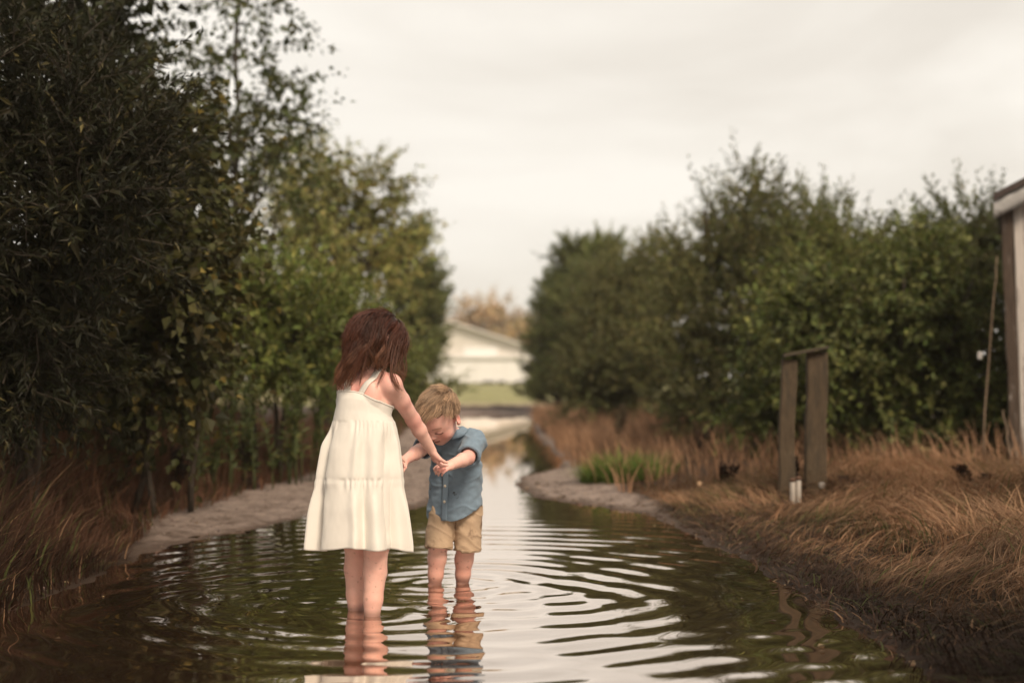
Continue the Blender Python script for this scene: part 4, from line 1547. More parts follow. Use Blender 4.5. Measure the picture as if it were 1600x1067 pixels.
        for ax in range(3):
            o1, o2 = (ax + 1) % 3, (ax + 2) % 3
            sa = [slice(1, -1)] * 3
            sb = [slice(1, -1)] * 3
            sa[ax] = slice(0, -1)
            sb[ax] = slice(1, None)
            A, B = neg[tuple(sa)], neg[tuple(sb)]
            for flip in (False, True):
                E = np.argwhere((A & ~B) if not flip else (~A & B))
                if not len(E):
                    continue
                E = E.copy()
                E[:, o1] += 1
                E[:, o2] += 1
                ids = []
                for d1, d2 in ((0, 0), (-1, 0), (-1, -1), (0, -1)):
                    e = E.copy()
                    e[:, o1] += d1
                    e[:, o2] += d2
                    ids.append(vid[tuple(e.T)])
                q = np.stack(ids, 1)
                Q.append(q if not flip else q[:, ::-1])
        Q = np.concatenate(Q)
        Q = Q[(Q >= 0).all(1)]
        return V, Q


def smooth_mesh(V, Q, it=2, lam=.5):
    n = len(V)
    e = np.concatenate([Q[:, [0, 1]], Q[:, [1, 2]], Q[:, [2, 3]], Q[:, [3, 0]]])
    for _ in range(it):
        s = np.zeros_like(V)
        c = np.zeros(n)
        for j in range(3):
            s[:, j] = np.bincount(e[:, 0], V[e[:, 1], j], n) + np.bincount(e[:, 1], V[e[:, 0], j], n)
        c = np.bincount(e[:, 0], minlength=n) + np.bincount(e[:, 1], minlength=n)
        V = V + lam * (s / np.maximum(c, 1)[:, None] - V)
    return V


def vnormals(V, Q):
    fn = np.cross(V[Q[:, 2]] - V[Q[:, 0]], V[Q[:, 3]] - V[Q[:, 1]])
    n = np.zeros_like(V)
    for k in range(4):
        for j in range(3):
            n[:, j] += np.bincount(Q[:, k], fn[:, j], len(V))
    return nrm(n)


def frame(yaw, pitch, roll=0):
    """forward, left, up of a head: yaw 0 faces the camera (-Y), positive turns towards -X; pitch down positive"""
    h = np.array([-math.sin(yaw), -math.cos(yaw), 0])
    z = np.array([0, 0, 1.0])
    e = np.array([-h[1], h[0], 0])
    f = math.cos(pitch) * h - math.sin(pitch) * z
    u = math.cos(pitch) * z + math.sin(pitch) * h
    e2 = e * math.cos(roll) + u * math.sin(roll)
    u2 = u * math.cos(roll) - e * math.sin(roll)
    return f, e2, u2


def add_head(F, c, f, e, u, s=1.0):
    """child's head: cranium, face, jaw, cheeks, nose, lids, lips, ears. returns landmarks"""
    def q(a, b, d):
        return c + s * (a * f + b * e + d * u)
    ax = (e, f, u)
    F.ell(q(-.010, 0, .012), ax, [s * .070, s * .088, s * .080], .02)
    F.ell(q(.022, 0, -.045), ax, [s * .056, s * .060, s * .064], .03)
    F.ell(q(.040, 0, -.010), ax, [s * .058, s * .046, s * .050], .02)
    for m in (-1, 1):
        F.ell(q(.046, m * .031, -.058), ax, [s * .028, s * .026, s * .028], .02)
    F.ell(q(.062, 0, -.098), ax, [s * .020, s * .018, s * .015], .025)
    F.ell(q(.020, 0, -.085), ax, [s * .042, s * .05, s * .028], .025)
    for m in (-1, 1):
        F.ell(q(.092, m * .030, -.022), ax, [s * .019, s * .014, s * .012], .012, 'sub')
        F.ell(q(.068, m * .030, -.023), ax, [s * .0155, s * .0145, s * .0125], .004)
    F.cone(q(.078, 0, -.020), q(.0925, 0, -.046), s * .0075, s * .0095, .010)
    for m in (-1, 1):
        F.ell(q(.086, m * .0095, -.050), ax, [s * .0070, s * .008, s * .0060], .005)
    F.ell(q(.074, 0, -.072), ax, [s * .020, s * .012, s * .014], .012)
    for sg in (-1, 1):
        F.cone(q(.0865, 0, -.0700), q(.0755, sg * .020, -.0725), s * .0042, s * .0022, .003)
        F.cone(q(.0855, 0, -.0785), q(.0755, sg * .017, -.0755), s * .0048, s * .0024, .003)
    F.cone(q(.0905, -.018, -.0742), q(.0905, .018, -.0742), s * .0016, s * .0016, .002, 'sub')
    for m in (-1, 1):
        # ear: rim, hollow and lobe
        o = nrm(e * m * .9 - f * .45)
        F.ell(q(-.012, m * .072, -.026), (o, nrm(np.cross(o, u)), u), [s * .0085, s * .022, s * .034], .005)
        F.ell(q(-.006, m * .082, -.024), (o, nrm(np.cross(o, u)), u), [s * .008, s * .012, s * .019], .004, 'sub')
        F.ell(q(-.004, m * .071, -.050), ax, [s * .006, s * .009, s * .009], .006)
    return q


def hand(F, wrist, palm_dir, palm_nrm, side, s=1.0, curls=(.5, .5, .55, .6), spread=.10, thumb=(.7, .5), k=.003):
    """palm, four fingers with three bends each, thumb at the side of the palm.
    palm_dir: wrist->knuckles, palm_nrm: direction the palm faces, side: direction of the thumb"""
    d = nrm(palm_dir)
    n = nrm(np.asarray(palm_nrm) - d * np.dot(palm_nrm, d))
    t = np.cross(n, d)
    if np.dot(t, side) < 0:
        t = -t
    w_ = wrist
    F.econe(w_ + d * .008 * s, w_ + d * .046 * s, t, n, (.0175 * s, .0115 * s), (.0255 * s, .0105 * s), .012)
    kn = []
    for i, (off, ln, r) in enumerate(((.0195, .92, .0066), (.0068, 1.0, .0068), (-.0062, .95, .0065), (-.0185, .76, .0058))):
        p = w_ + (d * (.052 - abs(i - 1.2) * .0025) + t * off) * s
        a = 0.0
        dd = d + t * (off * spread * 20)
        L_ = np.array([.027, .018, .014]) * ln * s
        pts = [p]
        for j in range(3):
            a += curls[i] * (.75, 1.15, .8)[j]
            v = nrm(dd) * math.cos(a) + n * math.sin(a)
            pts.append(pts[-1] + v * L_[j])
        for j in range(3):
            F.cone(pts[j], pts[j + 1], r * s * (1.0 - .10 * j), r * s * (.90 - .10 * j), k)
        kn.append(pts)
    # thumb
    p = w_ + (d * .016 + t * .016 + n * .004) * s
    v1 = nrm(t * thumb[0] + d * .75 + n * .25)
    v2 = nrm(t * thumb[0] * .3 + d * .9 + n * thumb[1])
    p1 = p + v1 * .026 * s
    p2 = p1 + v2 * .020 * s
    p3 = p2 + nrm(v2 + n * .25) * .014 * s
    F.cone(p, p1, .0105 * s, .0080 * s, .006)
    F.cone(p1, p2, .0076 * s, .0068 * s, k)
    F.cone(p2, p3, .0068 * s, .0055 * s, k)
    return kn


def limb_sdf(F, pts, rad, k=.015):
    F.chain(pts, rad, k)


M_SKIN = pm('skin', attr=True, rough=.5, var=.06, scale=40, spec=.35, sss=.18, bump=.0006, bscale=220)
M_HAIRG = pm('auburn_hair', attr=True, rough=.42, var=.12, scale=30, spec=.28)
M_HAIRB = pm('sandy_hair', attr=True, rough=.45, var=.12, scale=30, spec=.45)
SKIN = np.array([.78, .475, .395])
PINK = np.array([.74, .33, .28])


def blotch(V, base, pink_spots, seed):
    n = fbm(V * 22, seed, 3)
    k = np.clip(.15 + .35 * n, 0, 1)
    for c, r in pink_spots:
        k = np.maximum(k, .85 * np.exp(-(np.linalg.norm(V - c, axis=1) / r) ** 2))
    return base * (1 - k[:, None]) + PINK * k[:, None]


# ------------------------------------------------------------------ the taller child
def build_girl():
    root_xy = GIRL
    root = empty('person', (root_xy[0], root_xy[1], -.07), 'child with long auburn hair in cream sundress, back turned, standing in puddle', 'person')
    f = nrm(np.array([.34, .94, 0]))
    rgt = np.array([f[1], -f[0], 0])
    up = np.array([0, 0, 1.0])
    lean = nrm(np.array([0.05, .10, 1.0]))
    F = Field((-.82, 4.90, -.10), (-.20, 5.70, 1.16), .0036)
    pel = P(573, 722, 5.15)
    waist = P(571, 668, 5.165)
    chest = P(570, 628, 5.18)
    sho = P(572, 600, 5.185)
    neckb = P(578, 586, 5.195)
    hc = P(594, 526, 5.235)
    F.econe(pel, waist, rgt, f, (.098, .078), (.088, .068), .02)
    F.econe(waist, chest, rgt, f, (.088, .068), (.096, .070), .02)
    F.econe(chest, sho + up * -.01, rgt, f, (.098, .070), (.085, .050), .02)
    # shoulder girdle and shoulder blades
    sR, sL = P(611, 601, 5.135), P(544, 603, 5.245)
    F.cone(sR, sL, .034, .034, .03)
    for sg in (-1, 1):
        F.ell(chest + rgt * sg * .045 - f * .052 + up * .03, (rgt, f, up), [.034, .02, .045], .02)
    F.cone(neckb - up * .01, neckb + (hc - neckb) * .55, .036, .032, .025)
    F.cone(neckb + up * .012, sR + up * .005, .026, .022, .03)
    F.cone(neckb + up * .012, sL + up * .005, .026, .022, .03)
    fh, eh, uh = frame(math.radians(180 + 56), math.radians(32), math.radians(0))
    HS = .93
    q = add_head(F, hc, fh, eh, uh, HS)
    # right arm reaches down to the other child's hand
    E, W_, Hn = P(645, 655, 5.265), P(674, 703, 5.36), P(684, 730, 5.40)
    limb_sdf(F, [sR, sR + (E - sR) * .45, E, E + (W_ - E) * .35, W_], [.036, .031, .0265, .0262, .0185], .02)
    hand(F, W_, Hn - W_, np.array([.6, .55, -.45]), np.array([.75, -.3, .5]), .98, curls=(.50, .52, .55, .6), thumb=(.45, .55))
    E2, W2, H2 = P(560, 655, 5.40), P(604, 708, 5.52), P(618, 722, 5.56)
    limb_sdf(F, [sL, sL + (E2 - sL) * .45, E2, E2 + (W2 - E2) * .35, W2], [.036, .031, .0265, .0262, .0185], .02)
    hand(F, W2, H2 - W2 + np.array([.015, .01, 0]), np.array([.5, .3, -.6]), np.array([.3, -.6, .6]), .98, curls=(.5, .52, .55, .6))
    # legs
    for hp, kn, mid, an, toe in ((P(588, 744, 5.12), P(588, 850, 5.08), P(586, 893, 5.105), P(580, 979, 5.08), np.array([.05, .09, -.012])),
                                 (P(558, 744, 5.19), P(558, 848, 5.19), P(556, 888, 5.215), P(556, 968, 5.20), np.array([.02, .10, -.012]))):
        limb_sdf(F, [hp, kn], [.058, .043], .03)
        limb_sdf(F, [kn, mid, mid + (an - mid) * .5, an], [.0435, .0415, .034, .0255], .02)
        F.ell(kn - f * .004, (rgt, f, up), [.04, .042, .045], .02)
        F.cone(an - f * .018 - up * .008, an + toe * .9 - up * .012, .022, .018, .015)
        ft = an + toe
        for j in range(5):
            o = rgt * (.018 - .009 * j)
            F.cone(an + toe * .75 + o * .9 - up * .014, ft + o * 1.15 - up * .016 - f * .004 * j, .009, .0075 - .0008 * j, .006)
    V, Q = F.mesh()
    V = smooth_mesh(V, Q, 2)
    C = blotch(V, SKIN, [(sR + up * .03, .05), (E, .05), (chest - f * .07 + up * .05, .05), (W_ + (Hn - W_) * .6, .04), (sR + (E - sR) * .5, .04)], 501)
    leg = sstep(.30, .05, V[:, 2])[:, None]
    C = C * (1 - .30 * leg) + np.array([.50, .25, .17]) * .30 * leg
    spl = (sstep(.46, .60, fbm(V * 95, 77, 2)) * sstep(.26, .18, V[:, 2]))[:, None]      # mud flecks on the shins
    C = C * (1 - .3 * spl)
    wetl = sstep(.035, .0, V[:, 2])[:, None]
    C = C * (1 - wetl * .65) + np.array([.10, .05, .035]) * wetl * .65
    part('body', V, Q, M_SKIN, root, col=C)

    # ---------------- dress: lofted rings with gathers
    cream = pm('cream_cotton', (.83, .785, .715), rough=.85, var=.05, scale=9, bump=.0003, bscale=300, transl=.22, sheen=.2, dark=(.33, .19, .12), dscale=26, dlo=.735, dhi=.76)
    rows = [  # py, left px, right px, depth half (m), Y centre
        (612, 531, 606, .078, 5.175), (622, 528, 607, .084, 5.172), (640, 524, 611, .089, 5.17), (658, 520, 616, .094, 5.165), (672, 516, 619, .098, 5.16),
        (698, 507, 623, .106, 5.155), (736, 500, 627, .116, 5.15), (748, 498, 628, .119, 5.15), (760, 499, 627, .122, 5.15), (792, 496, 631, .132, 5.148), (842, 491, 638, .145, 5.145), (853, 490, 639, .147, 5.145)]
    R_ = np.array(rows, float)
    na, nv = 288, 96
    pyv = np.concatenate([np.linspace(612, 662, 24), np.linspace(664, 744, 30), np.linspace(745.5, 853, 42)])
    th = np.linspace(0, 2 * math.pi, na, endpoint=False)
    rg = np.random.default_rng(3)
    ph = rg.uniform(0, 6.28, 12)
    V = np.empty((nv, na, 3))
    for i, py in enumerate(pyv):
        lf, rt, dp, Yc = [np.interp(py, R_[:, 0], R_[:, j]) for j in (1, 2, 3, 4)]
        a0, b0 = P(lf, py, Yc), P(rt, py, Yc)
        c = (a0 + b0) / 2
        hw = (b0[0] - a0[0]) / 2
        t1 = sstep(655, 700, py)
        t2 = sstep(747, 800, py)
        g1 = np.exp(-((py - 664) / 16) ** 2)
        g2 = np.exp(-((py - 752) / 9) ** 2)
        fold = .0
        # broad folds that open towards the hem
        warp = th + .25 * np.sin(2 * th + ph[0]) + .12 * np.sin(5 * th + ph[1])
        fold = fold + (.016 * t1 + .022 * t2) * (np.cos(9 * warp + ph[2]) * .6 + np.cos(6 * warp + ph[3]) * .5 + .35 * np.cos(15 * warp + ph[4]))
        # pleats at the gathers, fading below each seam
        fold = fold + .0022 * (g1 * (py > 657)) * np.cos(46 * warp + ph[5]) + .0032 * (g2 * (py > 745)) * np.cos(58 * warp + ph[6] + .02 * py)
        fold = fold + .0010 * np.cos(23 * warp + ph[7] + py * .03) * t1
        rx, ry = hw + fold * .8, dp + fold
        # slightly square cross-section at the chest
        pw = 2.35 - .25 * t1
        cs, sn = np.cos(th), np.sin(th)
        rr = 1 / (np.abs(cs) ** pw + np.abs(sn) ** pw) ** (1 / pw)
        V[i, :, 0] = c[0] + rx * rr * cs
        V[i, :, 1] = c[1] + ry * rr * sn
        V[i, :, 2] = c[2]
        # sway: hem dips at the middle of the back
        V[i, :, 2] += -.012 * t2 * sn * -1 * 0 + (.007 * np.cos(3 * th + ph[8]) + .005 * np.cos(7 * warp + ph[9])) * t2
        # seam pinch and ruffle lip
        V[i, :, 0:2] += -.0022 * np.exp(-((py - 747) / 3.0) ** 2) * np.stack([cs, sn], 1)
    # top edge: straight across the back, scooped under the arms
    ztop = V[0, 0, 2]
    phi = np.arctan2(np.sin(th), np.cos(th))
    scoop = .046 * sstep(math.radians(-112), math.radians(-14), phi) * sstep(math.radians(112), math.radians(14), phi) + .016 * np.exp(-((np.abs(phi) - math.pi) / .30) ** 2)
    fall = np.clip(1 - (np.arange(nv) / 22.0), 0, 1)
    V[:, :, 2] -= scoop[None] * fall[:, None]
    tilt = (V[:, :, 0] - V[:, :, 0].mean(1, keepdims=True)) * .05
    V[:, :, 2] -= tilt * fall[:, None]
    Vf = V.reshape(-1, 3)
    Vf = Vf + (.0018 * fbm(Vf * [30, 30, 16], 601, 3) + .0032 * fbm(Vf * [16, 16, 7], 603, 2))[:, None] * np.stack([np.cos(np.tile(th, nv)), np.sin(np.tile(th, nv)), 0 * np.tile(th, nv)], 1)
    Vf = F.push(Vf, .0045)
    Vf = F.push(Vf, .0045)
    ii = (np.arange(nv - 1)[:, None] * na + np.arange(na)[None])
    jj = (np.arange(nv - 1)[:, None] * na + (np.arange(na)[None] + 1) % na)
    Qd = np.stack([ii, ii + na, jj + na, jj], -1).reshape(-1, 4)[:, ::-1]
    dress = part('dress', Vf, Qd, cream, root)
    so = dress.modifiers.new('thickness', 'SOLIDIFY')
    so.thickness = .0025
    so.offset = 1
    # hem stitch band and neckline binding
    def ring(row_idx, name, r, up_off=0.0):
        p = Vf.reshape(nv, na, 3)[row_idx] + [0, 0, up_off]
        m = MB()
        n = 6
        tt = np.arange(n) / n * 2 * math.pi
        c = p.mean(0)
        o = nrm((p - c) * [1, 1, 0])
        ver = p[:, None] + r * (np.cos(tt)[None, :, None] * o[:, None] + np.sin(tt)[None, :, None] * np.array([0, 0, 1.6]))
        i0 = np.arange(na)[:, None] * n + np.arange(n)[None]
        i1 = np.arange(na)[:, None] * n + (np.arange(n)[None] + 1) % n
        j0 = ((np.arange(na)[:, None] + 1) % na) * n + np.arange(n)[None]
        j1 = ((np.arange(na)[:, None] + 1) % na) * n + (np.arange(n)[None] + 1) % n
        m.add(ver.reshape(-1, 3), np.stack([i0, i1, j1, j0], -1).reshape(-1, 4))
        v, q_, _ = m.get()
        subpart(name, v, q_, cream, root, dress)
    ring(0, 'neckline_binding', .0022)
    # straps, laid on the body
    def strap(pts, name):
        p = np.array(pts)
        n = 22
        t = np.linspace(0, len(p) - 1, n)
        c = np.stack([np.interp(t, np.arange(len(p)), p[:, j]) for j in range(3)], 1)
        for _ in range(2):
            c[1:-1] = (c[:-2] + c[2:] + 2 * c[1:-1]) / 4
        c = F.snap(c, .004)
        tg = nrm(np.gradient(c, axis=0))
        nr = F.grad(c)
        sd2 = nrm(np.cross(tg, nr))
        wd = .0125
        vv = []
        for k_ in (-1, -.5, 0, .5, 1):
            pp = c + sd2 * wd * k_
            pp = F.snap(pp, .004)
            vv.append(pp)
        vv = np.stack(vv, 1)
        i0 = (np.arange(n - 1)[:, None] * 5 + np.arange(4)[None]).ravel()
        o = subpart(name, vv.reshape(-1, 3), np.stack([i0, i0 + 1, i0 + 6, i0 + 5], 1), cream, root, dress)
        so = o.modifiers.new('thickness', 'SOLIDIFY')
        so.thickness = .003
        so.offset = 0
    strap([P(555, 622, 5.09), P(563, 608, 5.09), P(575, 594, 5.10), P(588, 580, 5.13), P(596, 574, 5.17), P(600, 584, 5.21), P(598, 606, 5.25)], 'strap')
    strap([P(543, 620, 5.11), P(541, 606, 5.11), P(543, 592, 5.13), P(546, 580, 5.17), P(552, 584, 5.23), P(556, 606, 5.26)], 'strap')
    # back button
    m = MB()
    c = F.snap(P(537, 616, 5.10)[None], .010)[0]
    m.tube([c + [0, .003, 0], c - [0, .002, 0], c - [0, .0035, 0]], [.006, .006, .004], 10)
    v, f_, _ = m.get()
    subpart('button', v, f_, pm('dark_button', (.03, .02, .015), rough=.4), root, dress)

    # ---------------- hair
    rg = np.random.default_rng(21)
    cap = Field(hc - .14, hc + .14, .003)
    ax = (eh, fh, uh)
    cap.ell(hc + (-.012 * fh + .014 * uh) * HS, ax, [.0765 * HS, .094 * HS, .086 * HS], .01)
    cap.ell(hc + (-.045 * fh - .036 * uh), ax, [.056, .040, .045], .04)
    cap.ell(hc + (.088 * fh - .045 * uh), ax, [.062, .070, .066], .01, 'sub')
    Vc, Qc = cap.mesh()
    nsd = 2500
    d = nrm(rg.normal(size=(nsd * 4, 3)))
    loc = d  # in (e, f, u)
    keep = (loc[:, 2] > -.45) & ~((loc[:, 1] > .45) & (loc[:, 2] < .55)) & ~((loc[:, 2] < .0) & (loc[:, 1] > .1))
    loc = loc[keep][:nsd]
    nsd = len(loc)
    hc2 = hc + (-.010 * fh + .012 * uh) * HS
    rt0 = hc2 + HS * (loc[:, :1] * .0735 * eh + loc[:, 1:2] * .091 * fh + loc[:, 2:] * .083 * uh)
    # combed away from a side parting, then hanging
    dirv = nrm(eh * (loc[:, 0] * .9)[:, None] - fh * (.15 + .5 * (loc[:, 1] < .2))[:, None] - uh * .55)
    nh = nrm(loc[:, :1] * eh / .0735 + loc[:, 1:2] * fh / .091 + loc[:, 2:] * uh / .083)
    dirv = nrm(dirv - nh * ((dirv * nh).sum(1, keepdims=True) - .06))
    K = 15
    Lh = np.where(loc[:, 0] < 0, .285, .30) * rg.uniform(.80, 1.08, nsd) * (1.0 - .12 * (loc[:, 2] < -.1))
    st = Lh / (K - 1)
    layer = .003 + .012 * rg.random(nsd) ** 1.4
    p = rt0.copy()
    v = dirv.copy()
    path = [p.copy()]
    clump_id = rg.integers(0, 95, nsd)
    # clumps share a bit of sideways drift
    cdir = rg.normal(size=(95, 3)) * [.16, .16, .02]
    # strands near each other belong together: assign clump by nearest of 95 seeds
    sidx = rg.choice(nsd, 95, replace=False)
    dd = ((loc[:, None] - loc[sidx][None]) ** 2).sum(-1)
    clump_id = dd.argmin(1)
    for i in range(1, K):
        t = i / (K - 1)
        gw = sstep(.10, .55, t)
        # screen-left strands are swept out over the shoulder
        sweep = np.where(p[:, 0] < hc[0] - .01, -1.0, .12)[:, None] * np.array([.34, -.05, 0])
        want = nrm(dirv * (1 - gw) + np.array([0, 0, -1.0]) * (.25 + gw) + sweep * sstep(.38, .72, t) * (1 - .3 * t) + cdir[clump_id] * gw)
        axx = neckb - f * .03
        off = (axx - p) * [1, 1, 0]
        ro = np.linalg.norm(off, axis=1, keepdims=True)
        want = want + nrm(off) * np.clip((ro - np.where(p[:, :1] < neckb[0], .070, .062)) / .05, 0, 1) * .9 * sstep(.15, .4, t) * (1 - .6 * sstep(.5, .9, t))
        v = nrm(v * .55 + nrm(want) * .45)
        p = p + v * st[:, None]
        p = F.push(p, layer)
        p = np.where((np.linalg.norm((p - hc) @ np.stack(ax).T / (HS * np.array([.0735, .091, .083])), axis=1) < 1.0)[:, None], hc + nrm(p - hc) * .09 * HS, p)
        path.append(p.copy())
    path = np.stack(path, 1)
    seedloc = loc[sidx].copy()
    hi_ = ((path - hc) @ uh > .05) & (np.linalg.norm(path - hc, axis=2) > .110)
    gd = ~hi_.any(1)
    path, loc, clump_id, nsd = path[gd], loc[gd], clump_id[gd], int(gd.sum())
    # strands over the right shoulder blade are cut shorter, so the strap and the skin show
    sx = 800 + path[..., 0] / path[..., 1] * FPX
    sy = 590 - (path[..., 2] - CAM_H) / path[..., 1] * FPX
    lim = 560 + 12 * rg.random(nsd) + 22 * (rg.random(nsd) < .08)
    bad = (sx > 546) & (sx < 640) & (path[..., 1] < neckb[1] + .035) & (sy > lim[:, None]) & (rg.random(nsd) > .05)[:, None]
    for i_ in np.where(bad.any(1))[0]:
        tm = max(3, int(np.argmax(bad[i_])))
        tt_ = np.linspace(0, tm, K)
        path[i_] = np.stack([np.interp(tt_, np.arange(K), path[i_, :, j_]) for j_ in range(3)], 1)
    # gather towards the clump centre line, add waves
    t = np.linspace(0, 1, K)
    cen = np.zeros((95, K, 3))
    for c_ in range(95):
        mm = clump_id == c_
        if mm.any():
            cen[c_] = path[mm].mean(0)
    gk = (sstep(.25, 1.0, t) * .72)[None, :, None]
    path = path * (1 - gk) + cen[clump_id] * gk
    wph = (5 * vnoise(seedloc * 2.2, 5) + rg.uniform(0, 1.2, 95))[clump_id][:, None]
    wf = (2.1 + .4 * vnoise(seedloc * 2.0, 6))[clump_id][:, None]
    amp = (sstep(.3, .9, t) * .015)[None]
    own = rg.normal(size=(nsd, 1, 3)) * .0045 * sstep(.05, .5, t)[None, :, None]
    path[..., 0] += amp * np.sin(2 * math.pi * wf * t[None] + wph)
    path[..., 1] += amp * np.cos(2 * math.pi * wf * t[None] + wph * 1.7)
    path = path + own
    path = F.push(path.reshape(-1, 3), .003).reshape(path.shape)
    rad = (np.linspace(1, .35, K) ** .8)[None] * rg.uniform(.0008, .0014, (nsd, 1))
    Vh, Qh = tubes_batch(path, rad, 3)
    tone = rg.uniform(.45, 1.5, (nsd, 1)) * (1 + .5 * rg.uniform(-1, 1, 95)[clump_id][:, None])
    hb = np.array([.074, .026, .016])
    tipc = np.array([.21, .092, .045])
    Ch = (hb[None, None] * (1 - .7 * sstep(.4, 1, t)[None, :, None]) + tipc[None, None] * .7 * sstep(.4, 1, t)[None, :, None]) * tone[:, None]
    Ch = np.repeat(Ch.reshape(-1, 3), 3, 0)
    m = MB()
    m.add(Vh, Qh, None, Ch)
    # separate wavy locks that fall over the shoulders
    for lk, nl, sp in (([(612, 520, 5.16), (606, 552, 5.12), (600, 580, 5.10), (588, 604, 5.09)], 16, .005),
                       ([(624, 528, 5.17), (614, 560, 5.14), (611, 590, 5.10), (620, 604, 5.10), (630, 612, 5.10)], 26, .007),
                       ([(628, 525, 5.19), (620, 560, 5.17), (617, 580, 5.13), (634, 588, 5.13)], 22, .007),
                       ([(632, 520, 5.22), (628, 560, 5.20), (632, 585, 5.19), (622, 612, 5.17)], 30, .008),
                       ([(575, 550, 5.11), (566, 582, 5.085), (561, 604, 5.08)], 14, .004),
                       ([(560, 548, 5.11), (553, 582, 5.09), (545, 607, 5.09)], 26, .008),
                       ([(552, 540, 5.13), (535, 585, 5.12), (519, 605, 5.12)], 40, .010),
                       ([(556, 545, 5.12), (538, 588, 5.11), (529, 610, 5.11)], 40, .010),
                       ([(548, 535, 5.15), (537, 575, 5.14), (523, 598, 5.14)], 30, .009),
                       ([(570, 548, 5.10), (552, 580, 5.09), (537, 612, 5.09)], 34, .009)):
        pt = np.array([P(*x_) for x_ in lk])
        kk = 14
        ts = np.linspace(0, len(pt) - 1, kk)
        cl = np.stack([np.interp(ts, np.arange(len(pt)), pt[:, j_]) for j_ in range(3)], 1)
        for _ in range(2):
            cl[1:-1] = (cl[:-2] + cl[2:] + 2 * cl[1:-1]) / 4
        tl2 = np.linspace(0, 1, kk)
        off = rg.normal(size=(nl, 1, 3)) * sp * (1 - .55 * tl2)[None, :, None] + rg.normal(size=(nl, 1, 3)) * sp * .6 * np.sin(tl2 * 5 + rg.uniform(0, 6, (nl, 1)))[..., None]
        ln_ = rg.uniform(.78, 1.0, nl)
        pp = np.stack([np.stack([np.interp(tl2 * l_, tl2, cl[:, j_]) for j_ in range(3)], 1) for l_ in ln_]) + off
        pp = F.push(pp.reshape(-1, 3), .003).reshape(pp.shape)
        vl, ql = tubes_batch(pp, np.linspace(1, .35, kk)[None] * rg.uniform(.0007, .0013, (nl, 1)), 3)
        cl_ = (hb[None, None] * (1 - .6 * tl2[None, :, None]) + tipc * .6 * tl2[None, :, None]) * rg.uniform(.7, 1.5, (nl, 1, 1))
        m.add(vl, ql, None, np.repeat(cl_.reshape(-1, 3), 3, 0))
    m.add(Vc, Qc, None, np.tile(hb * .8, (len(Vc), 1)))
    v, f_, c_ = m.get()
    part('hair', v, f_, M_HAIRG, root, col=c_)


build_girl()


